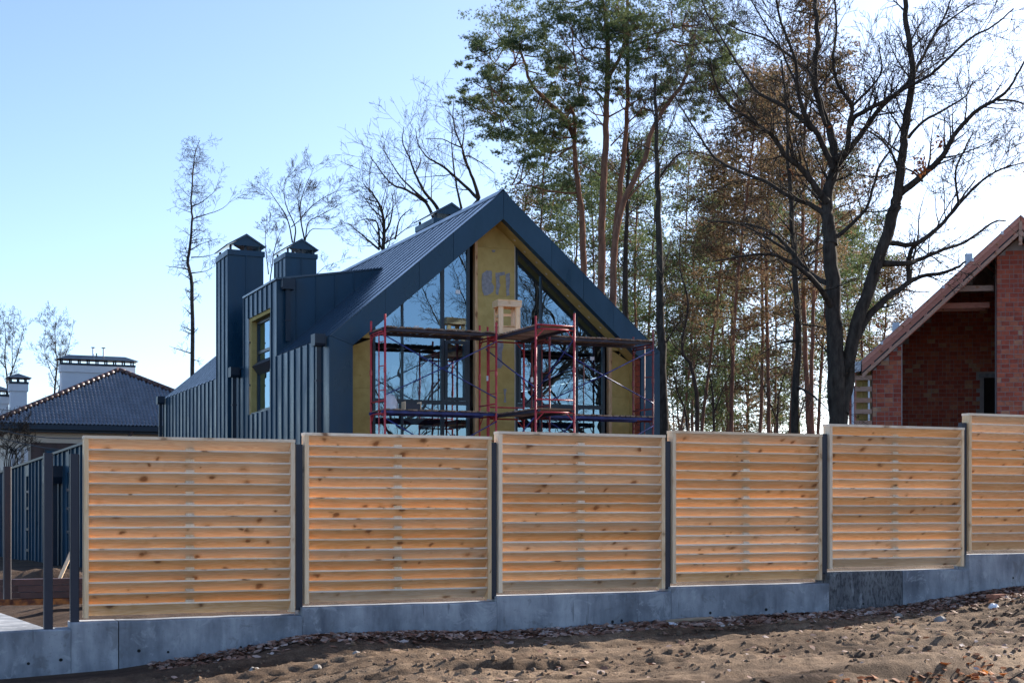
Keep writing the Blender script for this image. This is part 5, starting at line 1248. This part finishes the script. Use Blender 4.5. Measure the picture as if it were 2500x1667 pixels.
finish_tree(t, mb, 'bark_alder')
def small_tree(lab, u, Y, specs, seed):
    t = thing('bare_tree', lab, 'tree', gp(u, Y)); mb = MB(); rn = random.Random(seed)
    for e, r0 in specs: limb(mb, [at(x, y, Y + rn.uniform(-.6, .6)) for x, y in e], r0 * .6, .01, rn, 3.0, 1.2, kids=(7, 4, 0), minr=.0065)
    finish_tree(t, mb, 'bark_alder')
small_tree('leafless birch like tree beside the wide white chimney', 132, 92, [([(132, 1200), (132, 980), (140, 890), (136, 860), (134, 820), (138, 770)], .16), ([(138, 985), (148, 930), (150, 890), (166, 850), (178, 800)], .10), ([(136, 900), (115, 875), (95, 855)], .05), ([(134, 930), (120, 895), (108, 850), (112, 800)], .06)], 51)
small_tree('leafless tree at the far left edge behind the small chimneys', 15, 94, [([(20, 1200), (18, 950), (12, 880), (14, 820), (6, 770)], .15), ([(20, 930), (38, 880), (52, 830), (60, 790)], .10), ([(14, 900), (-10, 860), (-20, 800)], .07), ([(30, 900), (30, 840), (34, 780)], .06)], 52)
# bush with twigs in front of the tiled house
rn = random.Random(61); t = thing('bare_bush', 'reddish bare bush in front of the tiled house window', 'bush', gp(20, 50)); mb = MB()
for i in range(7): limb(mb, [gp(10 + i * 4, 50), at(12 + i * 5, 1120, 50), at(18 + rn.uniform(-20, 60), 1075, 50), at(25 + rn.uniform(-25, 75), 1040, 50)], .03, .006, rn, 3.0, .7, kids=(5, 3, 0))
finish_tree(t, mb, 'bark')

# trees across the street that the gable glazing mirrors
def street_tree(x, y, h, seed, lab):
    rn = random.Random(seed); b = Vector((x, y, ground_z(x, y))); t = thing('street_tree', lab, 'tree', b, 0, 'bare trees across the track'); mb = MB()
    limb(mb, [b, b + Vector((.2, .1, h * .3)), b + Vector((-.1, .3, h * .5)), b + Vector((.2, 0, h * .8)), b + Vector((0, 0, h))], .24, .04, rn, .6, 3.5, kids=(7, 5, 3, 0), start=.3, rk=.5)
    for i in range(9):
        a = i * 2.4; p = b + Vector((0, 0, h * rn.uniform(.22, .6))); d = Vector((math.cos(a), math.sin(a), .9))
        limb(mb, [p, p + d * h * .16, p + d * h * .3 + Vector((0, 0, h * .06)), p + d * h * .38 + Vector((0, 0, h * .16))], .10, .012, rn, 2.2, 2.0, kids=(5, 4, 0))
    finish_tree(t, mb); return t
SPOTS = [(17.5, 21.0, 13, 'closest to the brick house'), (25.5, 18, 14, 'second from the brick house'), (31, 15, 15, 'third from the brick house'),
         (21, 9.5, 8.5, 'small one across the track'), (40, 14, 16, 'tallest one'), (24, 23, 12, 'between the tallest and the brick house')]
protos = []
for i, (x, y, h, w_) in enumerate(SPOTS):
    lab = 'bare tree mirrored in the gable glazing, ' + w_
    if i < 2: protos.append((street_tree(x, y, h, 70 + i, lab), h))
    else:
        src, h0 = protos[i % 2]; c = src.copy(); col.objects.link(c); c.location = (x, y, ground_z(x, y)); c.scale = (h / h0,) * 3; c.rotation_euler = (0, 0, 1.3 * i); c['label'] = lab
        for ch in src.children: d = ch.copy(); col.objects.link(d); d.parent = c

# ------------------------------------------------------------------ ground litter
def leaves(n, pick, mat, size=(.04, .085), name='fallen_leaves', label=None):
    m = MB()
    for i in range(n):
        x, y = pick(); z = ground_z(x, y) + rng.uniform(.003, .02); L = rng.uniform(*size); a = rng.uniform(0, 6.28)
        d = Vector((math.cos(a), math.sin(a), rng.gauss(0, .22))).normalized(); s = d.cross(Vector((rng.gauss(0, .35), rng.gauss(0, .35), 1))).normalized(); up = s.cross(d).normalized()
        c = Vector((x, y, z)); w = L * rng.uniform(.5, .8); cu = up * L * rng.uniform(-.1, .3)
        m.add([c - d * L, c - d * L * .1 + s * w + cu, c + d * L * .55 + s * w * .55 + cu, c + d * L * 1.05, c + d * L * .5 - s * w * .6 + cu, c - d * L * .15 - s * w + cu], [(0, 1, 5), (1, 2, 4, 5), (2, 3, 4)])
    o = m.build(name, M[mat], None); tag(o, label, 'leaves', kind='stuff'); return o
def near_wall():
    while True:
        s = rng.uniform(.6, 13); p = .07 + abs(rng.gauss(0, .36)) + (.3 * rng.random() ** 2 if s < 6 else 0); q = 1.0
        if s < 2: q = .55
        if 2.0 < s < 4.2: q = 1.6
        if rng.random() < q / 1.6: break
    v = fen(s, p, 0); return v.x, v.y
def track():
    s = rng.uniform(1, 13); p = rng.uniform(.6, 5); 
    if s < 7 and rng.random() < .6: s = rng.uniform(7, 13)
    v = fen(s, p, 0); return v.x, v.y
def ditch():
    while True:
        x, y = rng.uniform(1.0, 5.6), rng.uniform(9.8, 13.6); d = (x - 2.29) * .645 - (y - 11.54) * .764
        if .08 < d < 1.6 and mnoise.noise(Vector((x * 1.4, y * 1.4, 0))) > -.15: return x, y
leaves(7500, near_wall, 'leaf', size=(.026, .060), label='brown fallen leaves drifted along the foot of the concrete wall')
leaves(900, track, 'leaf', size=(.02, .05), name='scattered_leaves', label='small dry leaves scattered over the muddy track')
leaves(700, ditch, 'leaf_orange', size=(.03, .06), name='orange_leaves', label='orange leaves lying in the ditch at lower right')
# clods of mud
m = MB()
def blob(m, c, r, sq=.7, rn=rng, n=7, k=5):
    ph = rn.uniform(0, 9); vs = []
    for j in range(k + 1):
        el = -math.pi / 2 + math.pi * j / k
        for i in range(n):
            a = 2 * math.pi * i / n; d = Vector((math.cos(a) * math.cos(el), math.sin(a) * math.cos(el), math.sin(el) * sq)); vs.append(c + d * r * (1 + .35 * mnoise.noise(d * 1.7 + Vector((ph, ph, 0)))))
    m.add(vs, [(j * n + i, j * n + (i + 1) % n, (j + 1) * n + (i + 1) % n, (j + 1) * n + i) for j in range(k) for i in range(n)])
for i in range(1800):
    s, p = rng.uniform(-1, 13), .4 + 4.8 * rng.random(); v = fen(s, p, 0)
    if rng.random() < .75:
        p0, q = rng.choice(((1.35, 1.3), (1.95, 2.1), (2.55, .7), (3.15, 1.7), (4.0, 2.9))); p = p0 + .22 * math.sin(s * .33 + q) + rng.choice((-.24, .24, -.22)) + rng.gauss(0, .06); v = fen(s, p, 0)
    r_ = abs(rng.gauss(0, .012)) + .006; blob(m, Vector((v.x, v.y, ground_z(v.x, v.y) + r_ * .2)), r_, .75, rng, 5, 3)
tag(m.build('mud_clods', simple('damp_clod', (.10, .068, .048), (.20, .14, .095), rough=.95, scale=5, spec=.1), None), 'small clods of mud along the tyre tracks', 'mud', kind='stuff')
def lying(name, mat, u, v, Z, r_, lab, cat, group=None, sq=.65):
    Y = (EYE - Z) * FPX / (v - VH); p = at(u, v, Y); m = MB(); blob(m, Vector((0, 0, 0)), r_, sq, rng, 10, 7)
    o = m.build(name, M[mat], None, loc=(p.x, p.y, ground_z(p.x, p.y) + r_ * .3)); return tag(o, lab, cat, group)
lying('stone', 'stone', 2296, 1509, .33, .075, 'rounded grey stone at the right where the shadow ends', 'stone')
lying('stone', 'pvc', 2425, 1483, .40, .06, 'pale broken stone by the highest wall section', 'stone')
lying('stone', 'stone', 622, 1658, .02, .065, 'upright grey stone at the bottom edge left of centre', 'stone')
lying('stone', 'stone', 2195, 1508, .30, .05, 'small pale stone in front of the light wall section', 'stone')
lying('stone', 'film', 1640, 1528, .26, .06, 'flattish pale lump at the wall foot below the fourth panel', 'stone', sq=.4)
for u, v, Z, lb in ((870, 1625, .1, 'left of centre below the second fence panel'), (775, 1650, .08, 'at the lower left edge of the lit mud'), (2120, 1555, .25, 'on the lit track below the rough wall section'), (1340, 1640, .1, 'at the bottom edge near the middle')): lying('stone', 'stone', u, v, Z, .04, 'small dull stone ' + lb, 'stone', 'small stones on the track')
v_ = fen(11.0, .62, 0); m = MB(); m.box(-.125, .125, -.06, .06, 0, .07); o = m.build('broken_brick', M['broken_brick'], None, loc=(v_.x, v_.y, ground_z(v_.x, v_.y) - .01), rz=R(40)); tag(o, 'reddish brick lying near the highest wall section', 'brick')
v_ = fen(6.7, .33, 0); m = MB(); m.tube([(-.3, 0, 0), (0, .01, .012), (.3, 0, .02)], [.022, .026, .018], 7); o = m.build('stick', M['log'], None, True, (v_.x, v_.y, ground_z(v_.x, v_.y) + .03), TH); tag(o, 'pale stick lying along the wall foot', 'stick')
m = MB(); m.tube([(-.5, 0, 0), (0, 0, .02), (.4, 0, .03)], [.075, .07, .07], 12); p = at(2482, 1648, 10.6); o = m.build('cut_log', M['log'], None, True, (p.x, p.y, ground_z(p.x, p.y) + .05), R(35)); tag(o, 'cut log end at the bottom right corner', 'log')
m = MB(); m.tube([(0, 0, 0), (.12, .1, .10), (.3, .2, .17), (.5, .3, .2)], .006, 5); p = at(2445, 1618, 11.8); o = m.build('bent_twig', M['bark'], None, True, (p.x, p.y, ground_z(p.x, p.y)), 0); tag(o, 'thin bent twig over the ditch edge', 'twig')
